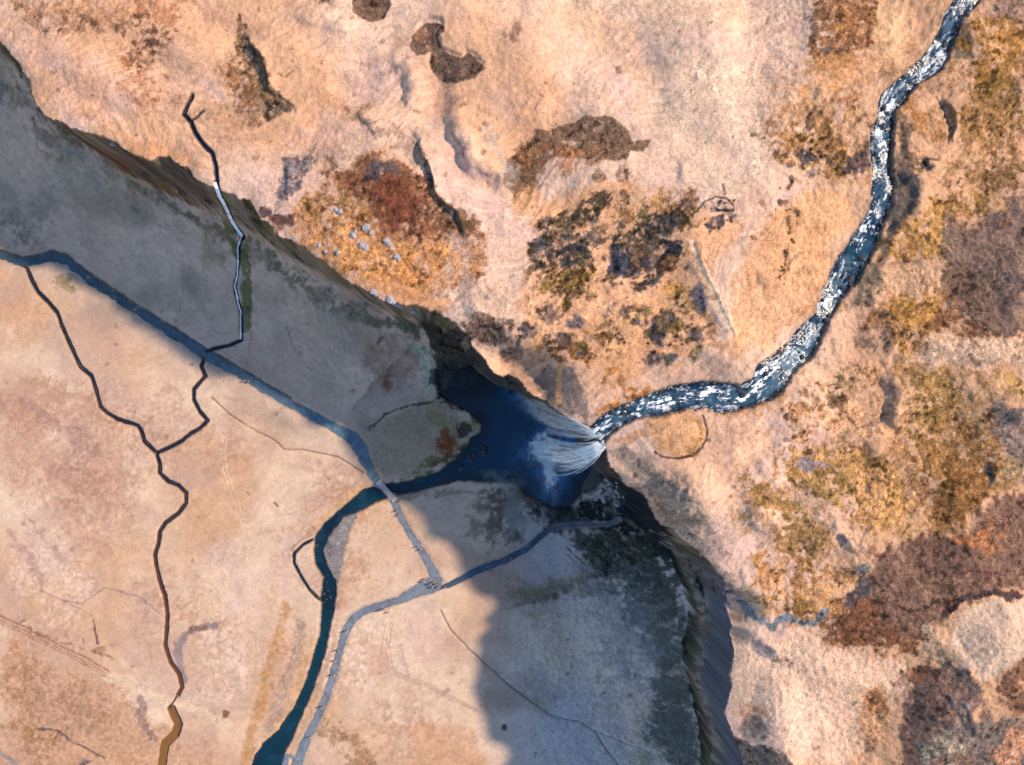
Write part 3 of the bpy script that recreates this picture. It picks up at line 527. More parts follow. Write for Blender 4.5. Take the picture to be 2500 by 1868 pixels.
paint((950,905,50,60,-20), (164,128,104), .6, 20, .2, .5, PLN); paint((945,935,12,14), (150,80,50), .6, 7, .2, .5, PLN); paint((960,800,70,24,25), (130,116,98), .7, 16, .3, .7, PLN)
paint([(650,590),(760,660),(880,740),(1000,800),(1000,840),(900,800),(760,720),(660,640)], (120,116,86), .7, 22, .3, .8, PLN)  # first polygon of the painted shade along the cliff foot
paint((790,760,120,60,25), (178,158,134), .4, 40, .1, .4, PLN); paint([(690,770),(710,830),(740,890),(760,900)], (140,130,116), .6, 4, .3, .5, PLN, 5, .6)
paint((930,830,7,14,30), (60,44,44), .6, 3, 0, .6, PLN); paint([(575,600),(600,650),(600,760),(596,800)], (96,104,50), .8, 6, .3, .7, PLN, 26, .4)
paint([(575,600),(560,560),(552,500),(540,470)], (104,110,56), .7, 5, .3, .7, D_, 22, .4); paint((525,600,30,50), (176,156,120), .6, 16, .2, .5, PLN)
paint((60,560,70,50), (170,148,128), .5, 20, .5, .7, PLN); paint((30,540,40,50), (150,132,120), .5, 14, .6, .7, PLN)
paint((85,290,10,14), (120,110,104), .6, 6, 0, .5, PLN); paint((160,690,26,22), (148,132,80), .7, 9, .5, .8, PLN)
paint((230,400,120,60,30), (196,180,156), .4, 40, 0, .4, PLN)
# --- sunlit plain
paint([(0,940),(220,960),(330,1100),(330,1280),(200,1330),(60,1240),(0,1200)], (204,158,130), .55, 30, .4, None, PLN)
paint([(0,1600),(200,1640),(420,1760),(420,1890),(0,1890)], (200,152,112), .5, 26, .5, .5, PLN)
paint([(500,1500),(640,1480),(660,1640),(560,1720),(460,1700)], (248,220,196), .5, 26, .2, None, PLN)
for k in range(46):
    a_ = rng.rand()*1150; b_ = 950+rng.rand()*900
    if b_ < 700+.6*a_: continue
    r_ = 18+rng.rand()*60; paint((a_, b_, r_*1.4, r_, rng.rand()*90), [(246,214,186),(206,158,124),(222,172,128),(214,180,166),(196,150,126)][rng.randint(5)], .42, 20, .45, None, PLN)
for k in range(34):
    a_ = rng.rand()*1150; b_ = 700+rng.rand()*1100; an = rng.rand()*6.28; P_ = [(a_, b_)]
    for j in range(5): an += rng.randn()*.45; P_.append((P_[-1][0]+math.cos(an)*18, P_[-1][1]+math.sin(an)*18))
    paint(P_, (168,132,112), .45, 2, .2, .3, PLN, 2, .5)
for k in range(150):
    a_ = rng.rand()*1250; b_ = 350+rng.rand()*1500; r_ = 1.5+rng.rand()**2*4; paint((a_, b_, r_*1.3, r_), (142,112,92), .5, 2.4, .2, .6, PLN)
paint((70,980,80,60), (198,152,122), .6, 30, .2, .3, PLN); paint((190,1190,110,80), (206,160,134), .6, 40, .2, .3, PLN); paint((60,1110,120,60), (214,168,140), .5, 40, .1, .3, PLN)
paint((190,1150,30,90,0), (176,138,118), .5, 20, .3, .3, PLN); paint((180,1070,22,60), (186,150,134), .4, 16, .2, .3, PLN); paint((60,800,70,60), (222,168,128), .6, 30, .1, .3, PLN)
for a in [([(60,980),(170,1060)],26),([(20,1300),(70,1360),(105,1425)],15),([(75,1265),(150,1370)],14),([(160,1370),(130,1330)],10)]: paint(a[0], (176,136,124), .55, 10, .15, .3, PLN, a[1])
paint([(-20,1560),(120,1600),(300,1700),(400,1800),(400,1890),(-20,1890)], (212,164,128), .65, 24, .2, .5, PLN); paint((130,1720,120,60,25), (180,134,98), .55, 24, .5, .7, PLN)
paint([(0,1520),(60,1560),(10,1720),(-20,1600)], (200,150,112), .5, 16, .4, .6, PLN); paint((90,1810,100,30,25), (170,120,76), .6, 14, .5, .8, PLN)
for dy_, wv in ((0,5),(9,3),(17,3)): paint([(-10,1500+dy_),(60,1530+dy_),(130,1567+dy_),(200,1602+dy_),(272,1642+dy_)], (166,112,80), .75, 3, .15, .4, PLN, wv, .3)
paint([(50,1518),(100,1548),(160,1570),(205,1585)], (130,92,62), .6, 3, .5, .6, PLN, 5, .5); paint([(222,1590),(250,1600),(268,1603)], (140,98,68), .6, 4, .5, .6, PLN, 9)
paint([(272,1652),(350,1688),(430,1716),(500,1742),(560,1770)], (243,215,178), .7, 9, .1, .15, PLN, 22, .5)
for dy_ in (-8,0,8): paint([(280,1658+dy_),(420,1708+dy_),(520,1750+dy_),(560,1772+dy_)], (226,182,140), .7, 2.5, .2, .1, PLN, 2, .3)
paint([(228,1515),(234,1545),(242,1568)], (88,66,78), .85, 3, .2, .5, PLN, 6, .5); paint((246,1588,16,12), (150,110,76), .6, 6, .4, .6, PLN)
paint([(100,1440),(150,1465),(200,1476),(222,1460),(252,1437),(300,1446),(340,1456),(372,1480)], (170,140,136), .8, 3, .1, .3, PLN, 4, .5)
paint([(150,1466),(190,1485),(235,1512)], (150,118,104), .6, 3, .1, .3, PLN, 3, .4); paint([(560,1060),(540,1100)], (210,180,150), .5, 5, 0, .3, PLN, 4)
paint([(520,1528),(480,1536),(450,1552),(432,1585),(440,1640),(446,1665)], (152,136,136), .8, 7, .1, .3, PLN, 18, .5); paint((480,1540,28,8,-15), (140,92,62), .7, 5, .3, .4, PLN)
paint([(340,1700),(350,1760),(375,1800)], (146,116,108), .7, 7, .3, .5, PLN, 22); paint((552,1744,9,8), (110,76,64), .8, 4, 0, .5, PLN); paint((640,1500,50,140,5), (240,206,184), .5, 40, 0, .2, PLN)
paint([(95,1780),(140,1785),(180,1815),(255,1852)], (96,86,88), .8, 3, .1, .3, PLN, 5, .5); paint([(0,1835),(40,1868)], (120,140,140), .6, 4, 0, .3, PLN, 12, .3); paint((215,1862,18,8), (56,62,84), .8, 6, .3, .6, PLN)
paint([(700,1480),(665,1600),(640,1700),(620,1770),(600,1868)], (202,148,90), .7, 9, .3, .4, PLN, 26, .6); paint([(735,1520),(722,1600),(690,1700),(655,1780)], (186,158,140), .75, 9, .3, .4, PLN, 24, .6)
paint([(760,1560),(735,1660),(700,1740),(640,1800)], (216,176,120), .5, 6, .2, .3, PLN, 10, .5); paint([(830,1500),(815,1570),(788,1650),(755,1745),(712,1840)], (204,166,134), .7, 6, .2, .3, PLN, 14, .5)
paint([(880,1250),(845,1300),(838,1360),(832,1420),(828,1480)], (206,160,130), .7, 7, .2, .4, PLN, 18, .5)
paint([(834,1262),(866,1252),(872,1262),(858,1285),(850,1310),(843,1350),(836,1405),(822,1440),(806,1400),(793,1375),(787,1346),(796,1321),(815,1292)], (148,142,140), .95, 4, .1, .8, PLN, None, .5); paint([(800,1330),(815,1370),(828,1400)], (120,118,118), .6, 5, .6, .9, PLN, 14); paint([(850,1275),(838,1300),(828,1330)], (176,170,164), .5, 5, .6, .9, PLN, 12)
paint([(640,1300),(700,1290),(760,1285)], (214,172,136), .5, 9, .3, .4, PLN, 16); paint([(880,1195),(820,1235),(780,1270),(760,1300)], (226,176,122), .6, 6, .2, .3, PLN, 18, .5)
paint([(760,1290),(735,1310),(712,1345)], (188,140,120), .6, 5, .4, .5, PLN, 12); paint((640,1530,22,170,8), (232,190,140), .35, 20, .2, .3, PLN)
paint([(540,1065),(545,1140),(570,1220),(600,1300),(608,1400),(618,1500),(622,1640)], (242,214,180), .7, 2, .2, .1, PLN, 3, .4); paint([(550,1065),(555,1140),(580,1220),(610,1300),(618,1400),(628,1500),(632,1640)], (242,214,180), .6, 2, .2, .1, PLN, 3, .4)
for q_ in (0,9,17): paint([(945+q_,1520),(933+q_,1575),(938+q_,1630-q_),(970,1650-q_*.6),(1030,1672-q_*.6),(1085,1700-q_*.6),(1165,1738-q_*.4)], (182,148,132), .6, 2, .15, .3, PLN, 3, .4)
paint([(975,1580),(990,1630),(1010,1665)], (190,160,146), .6, 5, .3, .4, PLN, 9); paint((1095,1680,12,9), (170,136,126), .7, 4, .3, .6, PLN)
paint([(805,1765),(850,1780),(890,1810),(935,1880),(860,1880),(830,1820)], (172,128,88), .75, 10, .4, .7, PLN); paint([(1010,1740),(1100,1755),(1170,1790),(1180,1890),(1000,1890)], (222,168,126), .6, 18, .1, .3, PLN)
paint((1020,1560,40,90), (236,196,176), .4, 30, 0, .2, PLN); paint((900,1620,16,40), (218,170,140), .5, 14, .1, .3, PLN); paint((1055,1490,14,70,-15), (204,182,172), .35, 10, .1, .2, PLN)
paint([(990,1240),(1020,1310),(1060,1360),(1090,1390),(1050,1350),(1000,1280)], (222,172,124), .6, 6, .2, .3, PLN); paint([(670,1228),(678,1235)], (110,96,96), .8, 3, 0, .3, PLN, 6, 0)
paint([(515,970),(560,1012),(600,1039),(638,1058),(670,1074),(692,1096),(742,1099),(790,1109),(821,1115),(853,1134),(885,1153)], (120,88,80), .75, 2.5, .1, .3, PLN, 3, .2)
# --- shaded ground south of the pool, its shade partly painted into the colour
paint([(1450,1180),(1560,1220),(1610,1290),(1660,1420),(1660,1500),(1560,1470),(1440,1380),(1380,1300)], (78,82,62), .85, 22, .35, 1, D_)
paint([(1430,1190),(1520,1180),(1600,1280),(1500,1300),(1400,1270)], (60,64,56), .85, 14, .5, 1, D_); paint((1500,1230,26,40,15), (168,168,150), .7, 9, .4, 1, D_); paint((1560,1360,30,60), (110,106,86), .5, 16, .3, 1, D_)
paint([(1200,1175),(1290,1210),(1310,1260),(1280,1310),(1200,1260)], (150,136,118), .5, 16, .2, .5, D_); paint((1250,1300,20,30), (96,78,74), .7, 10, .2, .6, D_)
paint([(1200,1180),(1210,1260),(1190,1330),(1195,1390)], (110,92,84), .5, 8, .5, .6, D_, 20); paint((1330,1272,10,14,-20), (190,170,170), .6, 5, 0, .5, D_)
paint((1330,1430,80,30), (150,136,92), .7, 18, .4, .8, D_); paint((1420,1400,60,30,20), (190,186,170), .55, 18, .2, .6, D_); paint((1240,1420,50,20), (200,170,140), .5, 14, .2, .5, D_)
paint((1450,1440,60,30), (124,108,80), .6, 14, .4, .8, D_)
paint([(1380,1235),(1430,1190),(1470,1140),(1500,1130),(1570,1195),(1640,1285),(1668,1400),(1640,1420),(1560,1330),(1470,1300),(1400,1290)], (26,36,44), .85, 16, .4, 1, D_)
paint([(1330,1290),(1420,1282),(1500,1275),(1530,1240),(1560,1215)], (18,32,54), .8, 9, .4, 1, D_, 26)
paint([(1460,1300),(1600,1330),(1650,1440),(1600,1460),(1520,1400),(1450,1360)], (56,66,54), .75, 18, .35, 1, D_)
for k in range(46):
    cx = 1400+rng.rand()*200; cy = 1190+(cx-1400)*.5+rng.rand()*110; paint((cx, cy, 4+rng.rand()*12, 1.5+rng.rand()*3, 20+rng.rand()*40), (128,124,108), .6, 2.5, .2, 1, D_)
for k in range(30):
    cx = 1380+rng.rand()*160; cy = 1290+rng.rand()*90; paint((cx, cy, 6+rng.rand()*14, 1.6+rng.rand()*2, 25+rng.rand()*30), (44,46,42), .7, 2.5, .2, 1, D_)
paint([(1180,1178),(1300,1205),(1330,1250),(1300,1300),(1230,1300),(1170,1230)], (112,96,86), .65, 14, .35, .8, D_)
paint([(960,1215),(1050,1205),(1110,1196),(1190,1198)], (136,126,104), .6, 6, .4, .8, PLN, 12); paint([(1150,1200),(1200,1190),(1240,1230),(1210,1300),(1160,1290)], (132,112,92), .6, 14, .4, .8, PLN)
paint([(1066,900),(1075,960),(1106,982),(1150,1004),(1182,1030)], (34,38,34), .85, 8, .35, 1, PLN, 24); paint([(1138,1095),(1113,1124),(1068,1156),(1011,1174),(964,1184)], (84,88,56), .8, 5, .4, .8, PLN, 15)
paint((1085,1082,22,34), (150,72,24), .75, 9, .3, .6, PLN); paint((1095,1125,40,12,-25), (88,80,34), .7, 7, .3, .7, PLN)
paint([(1640,1400),(1675,1480),(1662,1600),(1676,1700),(1700,1890),(1560,1890),(1600,1650),(1600,1500)], (120,126,92), .6, 30, .3, 1, PLN)
paint([(1250,1480),(1560,1480),(1600,1890),(1500,1890),(1400,1720),(1250,1640)], (232,208,176), .45, 40, .2, .6, PLN)  # pale tone painted to lift the shade here
paint([(1530,1400),(1600,1380),(1665,1400),(1684,1500),(1672,1600),(1700,1740),(1712,1890),(1620,1890),(1580,1720),(1570,1560)], (78,86,84), .72, 36, .3, .9, D_)  # painted gradient: shade darkening towards the right-hand cliff foot
paint([(1420,1380),(1560,1400),(1600,1560),(1560,1700),(1480,1620),(1440,1480)], (150,152,154), .5, 36, .4, .8, PLN)
paint([(1300,1640),(1480,1680),(1560,1800),(1560,1890),(1420,1890)], (176,180,188), .4, 36, .3, .6, PLN)
paint([(1637,1340),(1650,1380),(1667,1421),(1683,1475),(1683,1522),(1670,1570),(1674,1617),(1686,1665),(1699,1721),(1708,1759),(1713,1823),(1722,1890)], (20,26,24), .92, 4, .15, .8, D_, 9, .5)
for k in range(30):
    cx = 1190+rng.rand()*430; cy = 1480+rng.rand()*380; r = 1.0+rng.rand()**2*3.4
    paint((cx, cy, r*1.3, r), (108,104,98), .7, 2.2, 0, .5, PLN, None, 0)
paint((1231,1776,7,8), (52,52,56), .85, 3, 0, .5, PLN, None, 0)
paint([(1075,1490),(1100,1540),(1150,1590),(1240,1670),(1300,1715),(1350,1750),(1420,1765),(1455,1790),(1480,1830),(1512,1870)], (104,98,92), .7, 2, 0, .3, PLN, 3, .2)
paint([(1455,1788),(1510,1808),(1570,1830),(1615,1852)], (120,112,104), .6, 2, 0, .3, PLN, 2, .2)
# --- small dark spots and flecks everywhere on the plateau
for k in range(420):
    a = rng.rand()*1500+1000; b = rng.rand()*1868; r = 2+rng.rand()**2*6
    c = [(120,84,60),(96,76,66),(150,100,60),(92,92,96)][rng.randint(4)]
    paint((a, b, r*1.2, r), c, .55, 2.5, .2, 1, U)
for k in range(110):
    a = rng.rand()*1000; b = rng.rand()*600; r = 2+rng.rand()**2*5
    paint((a, b, r*1.2, r), (130,92,68), .5, 2.5, .2, 1, U)
# --- channels
wet = sst(9, -2, np.minimum(up, 60)+jit); C = mix(C, A((62,66,70)), wet*.85*U)
wet = sst(5, -3, lo+jit*.4)*D_; C = mix(C, A((60,64,64)), wet*.85)
for k, b in brd.items():
    cc = {'west': (58,54,60), 'east': (58,54,60), 'west_out': (120,84,46)}.get(k, (52,58,60))
    m = sst(2.6, -1, b); base = A(cc)
    if k == 'west':
        lo_t = sst(1180, 1560, PY)[:, None]; base = A(cc)*(1-lo_t)+A((108,70,44))*lo_t
    C = C*(1-m[:, None]*.9)+base*(m[:, None]*.9)
m = sst(6.5, .5, pathd+g2*1.6)*D_; C = mix(C, A((176,160,150)), m*.55)
dn = polydist(PX, PY, [(a, b-11-(3 if a > 60 else 0)) for a, b, _ in PATHS['north'][:19]], maxd=12)[0]
C = mix(C, A((58,62,60)), sst(5.5, 1.5, dn+g2*1.0)*D_*.75)
grain = fbm(GX, GY, .55, 2, 2, .6)
C = C*(1+grain[:, None]*np.where(inT, .12, np.where(inF, .2, .08))[:, None])
C = C*(1+(fbm(GX, GY, 2.5, 3, 7)*.09)[:, None])
C = C*(1+.20*U*sst(4, 14, up))[:, None]
veg = sst(.64, .92, STIP)*U
C = C*(1-.66*(sst(.7, 1.6, g4)*veg)[:, None])*(1+.10*(g3*np.where(inT, .45+.8*veg, np.where(inF, .8, .3)))[:, None]); C = C*(1+.35*(sst(1.1, 2.0, -g4)*veg)[:, None])
C = C*(1+comb[:, None]*np.where(inT, .30, .14)[:, None]); C = np.clip(C, .004, .85)

# ------------------------------------------------------------------ materials
def mat(name): 
    m = bpy.data.materials.new(name); m.use_nodes = True; t = m.node_tree
    return m, t, t.nodes['Principled BSDF'], t.nodes['Material Output']
def N(t, typ, **kw):
    n = t.nodes.new(typ)
    for k, v in kw.items(): setattr(n, k, v)
    return n
def simple(name, col, rough=.8, bump=0, scale=4, var=.25, spec=.3, metal=0):
    m, t, b, o = mat(name); tc = N(t, 'ShaderNodeTexCoord'); nz = N(t, 'ShaderNodeTexNoise')
    nz.inputs['Scale'].default_value = scale; nz.inputs['Detail'].default_value = 6
    t.links.new(tc.outputs['Object'], nz.inputs['Vector'])
    mx = N(t, 'ShaderNodeMix', data_type='RGBA'); t.links.new(nz.outputs[0], mx.inputs[0])
    c = np.array(col); mx.inputs[6].default_value = (*(c*(1-var)), 1); mx.inputs[7].default_value = (*np.clip(c*(1+var), 0, .95), 1)
    t.links.new(mx.outputs[2], b.inputs['Base Color']); b.inputs['Roughness'].default_value = rough
    b.inputs['Specular IOR Level'].default_value = spec; b.inputs['Metallic'].default_value = metal
    if bump:
        bp = N(t, 'ShaderNodeBump'); bp.inputs['Strength'].default_value = bump; t.links.new(nz.outputs[0], bp.inputs['Height']); t.links.new(bp.outputs[0], b.inputs['Normal'])
    return m
def ground_material():
    m, t, b, o = mat('ground'); at = N(t, 'ShaderNodeAttribute', attribute_name='Col'); tc = N(t, 'ShaderNodeTexCoord')
    n_ = N(t, 'ShaderNodeTexNoise'); n_.inputs['Scale'].default_value = 3.6; n_.inputs['Detail'].default_value = 5; n_.inputs['Roughness'].default_value = .7
    v_ = N(t, 'ShaderNodeTexVoronoi'); v_.inputs['Scale'].default_value = 1.7
    wn = N(t, 'ShaderNodeTexNoise'); wn.inputs['Scale'].default_value = .9
    av = N(t, 'ShaderNodeVectorMath', operation='ADD'); t.links.new(tc.outputs['Object'], av.inputs[0]); t.links.new(tc.outputs['Object'], wn.inputs['Vector'])
    t.links.new(wn.outputs[1], av.inputs[1])
    t.links.new(tc.outputs['Object'], n_.inputs['Vector']); t.links.new(av.outputs[0], v_.inputs['Vector'])
    r = N(t, 'ShaderNodeMapRange'); r.inputs[1].default_value = .36; r.inputs[2].default_value = .60; r.inputs[3].default_value = .42; r.inputs[4].default_value = 1.36
    t.links.new(n_.outputs[0], r.inputs[0])
    g = N(t, 'ShaderNodeMath', operation='SUBTRACT'); g.inputs[1].default_value = 1.0; t.links.new(r.outputs[0], g.inputs[0])
    g2 = N(t, 'ShaderNodeMath', operation='MULTIPLY_ADD'); t.links.new(g.outputs[0], g2.inputs[0]); t.links.new(at.outputs['Alpha'], g2.inputs[1]); g2.inputs[2].default_value = 1.0
    mx = N(t, 'ShaderNodeVectorMath', operation='SCALE'); t.links.new(at.outputs['Color'], mx.inputs[0]); t.links.new(g2.outputs[0], mx.inputs['Scale'])
    t.links.new(mx.outputs[0], b.inputs['Base Color']); b.inputs['Roughness'].default_value = .95; b.inputs['Specular IOR Level'].default_value = .1
    hh = N(t, 'ShaderNodeMath', operation='MULTIPLY_ADD'); t.links.new(v_.outputs['Distance'], hh.inputs[0]); hh.inputs[1].default_value = -.7; t.links.new(n_.outputs[0], hh.inputs[2])
    hm = N(t, 'ShaderNodeMath', operation='MULTIPLY'); t.links.new(hh.outputs[0], hm.inputs[0]); t.links.new(at.outputs['Alpha'], hm.inputs[1])
    bp = N(t, 'ShaderNodeBump'); bp.inputs['Strength'].default_value = .6; bp.inputs['Distance'].default_value = .25
    t.links.new(hm.outputs[0], bp.inputs['Height']); t.links.new(bp.outputs[0], b.inputs['Normal'])
    return m
def water_material():
    m, t, b, o = mat('water'); at = N(t, 'ShaderNodeAttribute', attribute_name='Col'); tc = N(t, 'ShaderNodeTexCoord')
    n_ = N(t, 'ShaderNodeTexNoise'); n_.inputs['Scale'].default_value = 1.6; n_.inputs['Detail'].default_value = 5; t.links.new(tc.outputs['Object'], n_.inputs['Vector'])
    f = N(t, 'ShaderNodeTexNoise'); f.inputs['Scale'].default_value = 2.4; f.inputs['Detail'].default_value = 7; f.inputs['Roughness'].default_value = .68; f.inputs['Distortion'].default_value = .6
    t.links.new(tc.outputs['Object'], f.inputs['Vector'])
    th = N(t, 'ShaderNodeMath', operation='ADD'); f5 = N(t, 'ShaderNodeMath', operation='MULTIPLY_ADD'); t.links.new(f.outputs[0], f5.inputs[0]); f5.inputs[1].default_value = .6; f5.inputs[2].default_value = -.3; t.links.new(f5.outputs[0], th.inputs[0]); t.links.new(at.outputs['Alpha'], th.inputs[1])
    mr = N(t, 'ShaderNodeMapRange', clamp=True); mr.inputs[1].default_value = .30; mr.inputs[2].default_value = .66; t.links.new(th.outputs[0], mr.inputs[0])
    mx = N(t, 'ShaderNodeMix', data_type='RGBA'); t.links.new(mr.outputs[0], mx.inputs[0]); t.links.new(at.outputs['Color'], mx.inputs[6]); mx.inputs[7].default_value = (.82, .87, .91, 1)
    t.links.new(mx.outputs[2], b.inputs['Base Color'])
    rr = N(t, 'ShaderNodeMapRange'); t.links.new(mr.outputs[0], rr.inputs[0]); rr.inputs[3].default_value = .16; rr.inputs[4].default_value = .9
    t.links.new(rr.outputs[0], b.inputs['Roughness']); b.inputs['IOR'].default_value = 1.33
    ad = N(t, 'ShaderNodeMath', operation='MULTIPLY_ADD'); t.links.new(mr.outputs[0], ad.inputs[0]); ad.inputs[1].default_value = .4; t.links.new(n_.outputs[0], ad.inputs[2])
    bp = N(t, 'ShaderNodeBump'); bp.inputs['Strength'].default_value = .45; bp.inputs['Distance'].default_value = .25; t.links.new(ad.outputs[0], bp.inputs['Height']); t.links.new(bp.outputs[0], b.inputs['Normal'])
    return m
M_ground = ground_material(); M_water = water_material()
rock_c = alb((128,120,116))
M_rock = simple('dark_basalt', alb((74,74,78)), .7, .6, 2.5, .35)
M_pale = simple('pale_lichened_rock', alb((182,176,178)), .85, .6, 2, .3)
M_brown = simple('brown_rock', alb((118,98,84)), .9, .6, 2, .35)

# ------------------------------------------------------------------ ground mesh
idx = np.arange(NX*NY, dtype=np.int32).reshape(NY, NX)
Fq = np.stack([idx[:-1, :-1], idx[:-1, 1:], idx[1:, 1:], idx[1:, :-1]], -1).reshape(-1, 4)
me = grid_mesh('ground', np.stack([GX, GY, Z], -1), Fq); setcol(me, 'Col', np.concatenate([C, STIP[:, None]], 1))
tag(new_obj('ground', me, [M_ground]), kind='structure')

# ------------------------------------------------------------------ water sheets cut from the same grid
def sheet(name, mask, z, rgba, label=None):
    mg = mask.reshape(NY, NX); fm = (mg[:-1, :-1] & mg[:-1, 1:] & mg[1:, 1:] & mg[1:, :-1]).ravel()
    F = Fq[fm]; used = np.unique(F); rem = np.zeros(NX*NY, np.int32); rem[used] = np.arange(len(used))
    me = grid_mesh(name, np.stack([GX[used], GY[used], z[used]], -1), rem[F]); setcol(me, 'Col', rgba[used])
    return tag(new_obj(name, me, [M_water]), kind='structure')
zw = ZW-.85+fbm(GX, GY, .9, 3, 2)*.10+fbm(GX, GY, 3, 2, 3)*.12
CL = [(2365,10),(2330,60),(2300,100),(2262,150),(2200,195),(2175,240),(2160,290),(2154,350),(2156,410),(2158,460),(2140,520),(2105,590),(2065,660),(2020,740),(1965,830),(1900,900),(1830,955),(1740,970),(1640,978),(1540,1005),(1465,1055),(1440,1080)]
dc, _, tc_, sc_ = polydist(PX, PY, CL, maxd=70)
al_ = tc_*1900/8.; ac_ = dc*sc_/8.
stk = nrm(fbm(al_*.45+fbm(GX, GY, 3, 2, 1)*2.0, ac_*1.9, 1.6, 5, 2, .7))
foam = .27+.10*stk
FOAM = [((2360,20,22,22),.35),((2335,60,10,30,30),.2),((2305,105,14,20),.18),([(2325,70),(2300,85),(2300,120)],.25,8),((2280,150,26,18,-40),.5),((2255,165,20,14,-40),.42),((2215,195,22,10,-35),.35),
 ([(2188,225),(2172,262)],.4,9),([(2178,255),(2166,290),(2152,312)],.6,17),((2154,388,12,20),.5),([(2132,366),(2160,375)],.42,9),((2160,345,8,18),.3),
 ((2155,490,12,26),.4),([(2140,520),(2118,550),(2110,580)],.55,16),((2150,530,12,14),.4),((2070,640,24,14),.22),((2036,670,12,14),.4),([(2070,690),(2040,725),(2020,735)],.45,13),
 ((2020,755,14,12),.25),((1955,830,16,14),.42),((1930,858,24,12,-40),.4),((1900,885,16,10),.4),([(1905,895),(1870,915),(1835,950),(1815,965)],.62,19),((1880,935,20,12),.3),
 ([(1815,972),(1785,968),(1760,950),(1740,952)],.6,12),([(1740,955),(1700,968),(1668,975)],.55,10),([(1655,985),(1620,972),(1585,978)],.66,18),((1610,995,30,9),.25),
 ([(1545,1000),(1520,1010)],.4,14),([(1505,1020),(1475,1040)],.42,12),([(1465,1040),(1452,1072)],.6,18),((1450,1092,14,8),.5),((1448,1050,14,14),.45)]
FX = WX+fbm(GX, GY, 2.0, 3, 2, .7)*26; FY = WY+fbm(GX, GY+9, 2.0, 3, 6, .7)*26
for it in FOAM:
    if len(it) == 3: dd = polydist(FX, FY, it[0], maxd=40)[0]; m = sst(it[2]*1.35, 0, dd)*sst(-1.6, .3, stk)
    else:
        cx, cy, rx, ry = it[0][:4]; r = math.radians(it[0][4]) if len(it[0]) > 4 else 0
        u = ((FX-cx)*math.cos(r)+(FY-cy)*math.sin(r))/rx; v = (-(FX-cx)*math.sin(r)+(FY-cy)*math.cos(r))/ry; m = sst(1.6, .1, np.hypot(u, v))
    if len(it) == 2: m = m*sst(-1.1, .5, stk)
    foam = np.maximum(foam, (.32+it[1]*(.95 if len(it) == 3 else .7))*m+.06*stk*m)
foam = foam+g1*.055+sst(.6, 2.0, -g3)*.12
calm = np.exp(-(((PX-2095)/40.)**2+((PY-610)/34.)**2)); foam -= calm*.25
wc = mix(A((70,104,124)), A((34,66,90)), sst(.35, .65, n3)); wc = mix(wc, A((122,144,154)), sst(.2, 1.4, g2)*.55); wc = mix(wc, A((22,36,48)), sst(.2, 1.3, g1)*.75); wc = mix(wc, A((18,30,44)), sst(-13, -3, up+jit)*.7); wc = mix(wc, A((16,66,86)), np.exp(-(((PX-2095)/34.)**2+((PY-612)/34.)**2))*.8)
sheet('river', inT & (up < 9), zw, np.concatenate([wc, foam[:, None]], 1))
zl = np.full(GX.shape, -.55)+fbm(GX, GY, 1.2, 2, 4)*.015
wc = mix(A((16,60,76)), A((8,42,62)), sst(.3, .7, n2))
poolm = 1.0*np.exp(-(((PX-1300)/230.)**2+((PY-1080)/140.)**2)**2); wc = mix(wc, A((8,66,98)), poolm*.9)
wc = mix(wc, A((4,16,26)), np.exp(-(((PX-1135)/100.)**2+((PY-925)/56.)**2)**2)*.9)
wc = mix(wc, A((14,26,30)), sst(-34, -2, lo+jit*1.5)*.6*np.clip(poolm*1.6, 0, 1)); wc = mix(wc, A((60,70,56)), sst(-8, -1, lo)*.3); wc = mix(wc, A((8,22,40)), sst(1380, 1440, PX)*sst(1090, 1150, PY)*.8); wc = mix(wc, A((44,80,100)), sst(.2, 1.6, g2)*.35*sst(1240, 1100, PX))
aer = nrm(fbm(GX, GY, 2.4, 5, 3, .7))
def bl(cx, cy, rx, ry, rot=0):
    r = math.radians(rot); X_ = PX-cx+BX*.35; Y_ = PY-cy+BY*.35; return np.exp(-(((X_*math.cos(r)+Y_*math.sin(r))/rx)**2+((-X_*math.sin(r)+Y_*math.cos(r))/ry)**2))
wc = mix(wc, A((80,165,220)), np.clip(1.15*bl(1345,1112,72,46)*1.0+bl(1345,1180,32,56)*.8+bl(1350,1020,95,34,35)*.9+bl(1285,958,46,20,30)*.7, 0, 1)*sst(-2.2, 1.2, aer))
fl = np.full(GX.shape, -.25)
for cx, cy, rx, ry, s in [(774,1335,8,20,.36),(802,1432,12,22,.34),(795,1470,16,14,.42),(1328,1105,34,32,1.15),(1340,1160,18,44,.95),(1355,1118,50,18,.9),(1275,952,24,12,.85),(1330,1000,46,12,.62),(1385,1040,50,14,.75),(1180,1095,16,7,.5),(1150,1140,14,5,.3),(1225,1160,26,7,.45),(1330,1230,20,8,.2)]:
    fl = np.maximum(fl, s*1.05*bl(cx, cy, rx*1.3, ry*1.3, 30 if cx in (1275, 1330, 1385) else 0)**.8+(.13*aer+.09*g1)*bl(cx, cy, rx*2, ry*2)-.30)
sheet('pool_water', (~inT) & (lo < 10) & (Z < .6), zl, np.concatenate([wc, fl[:, None]], 1))

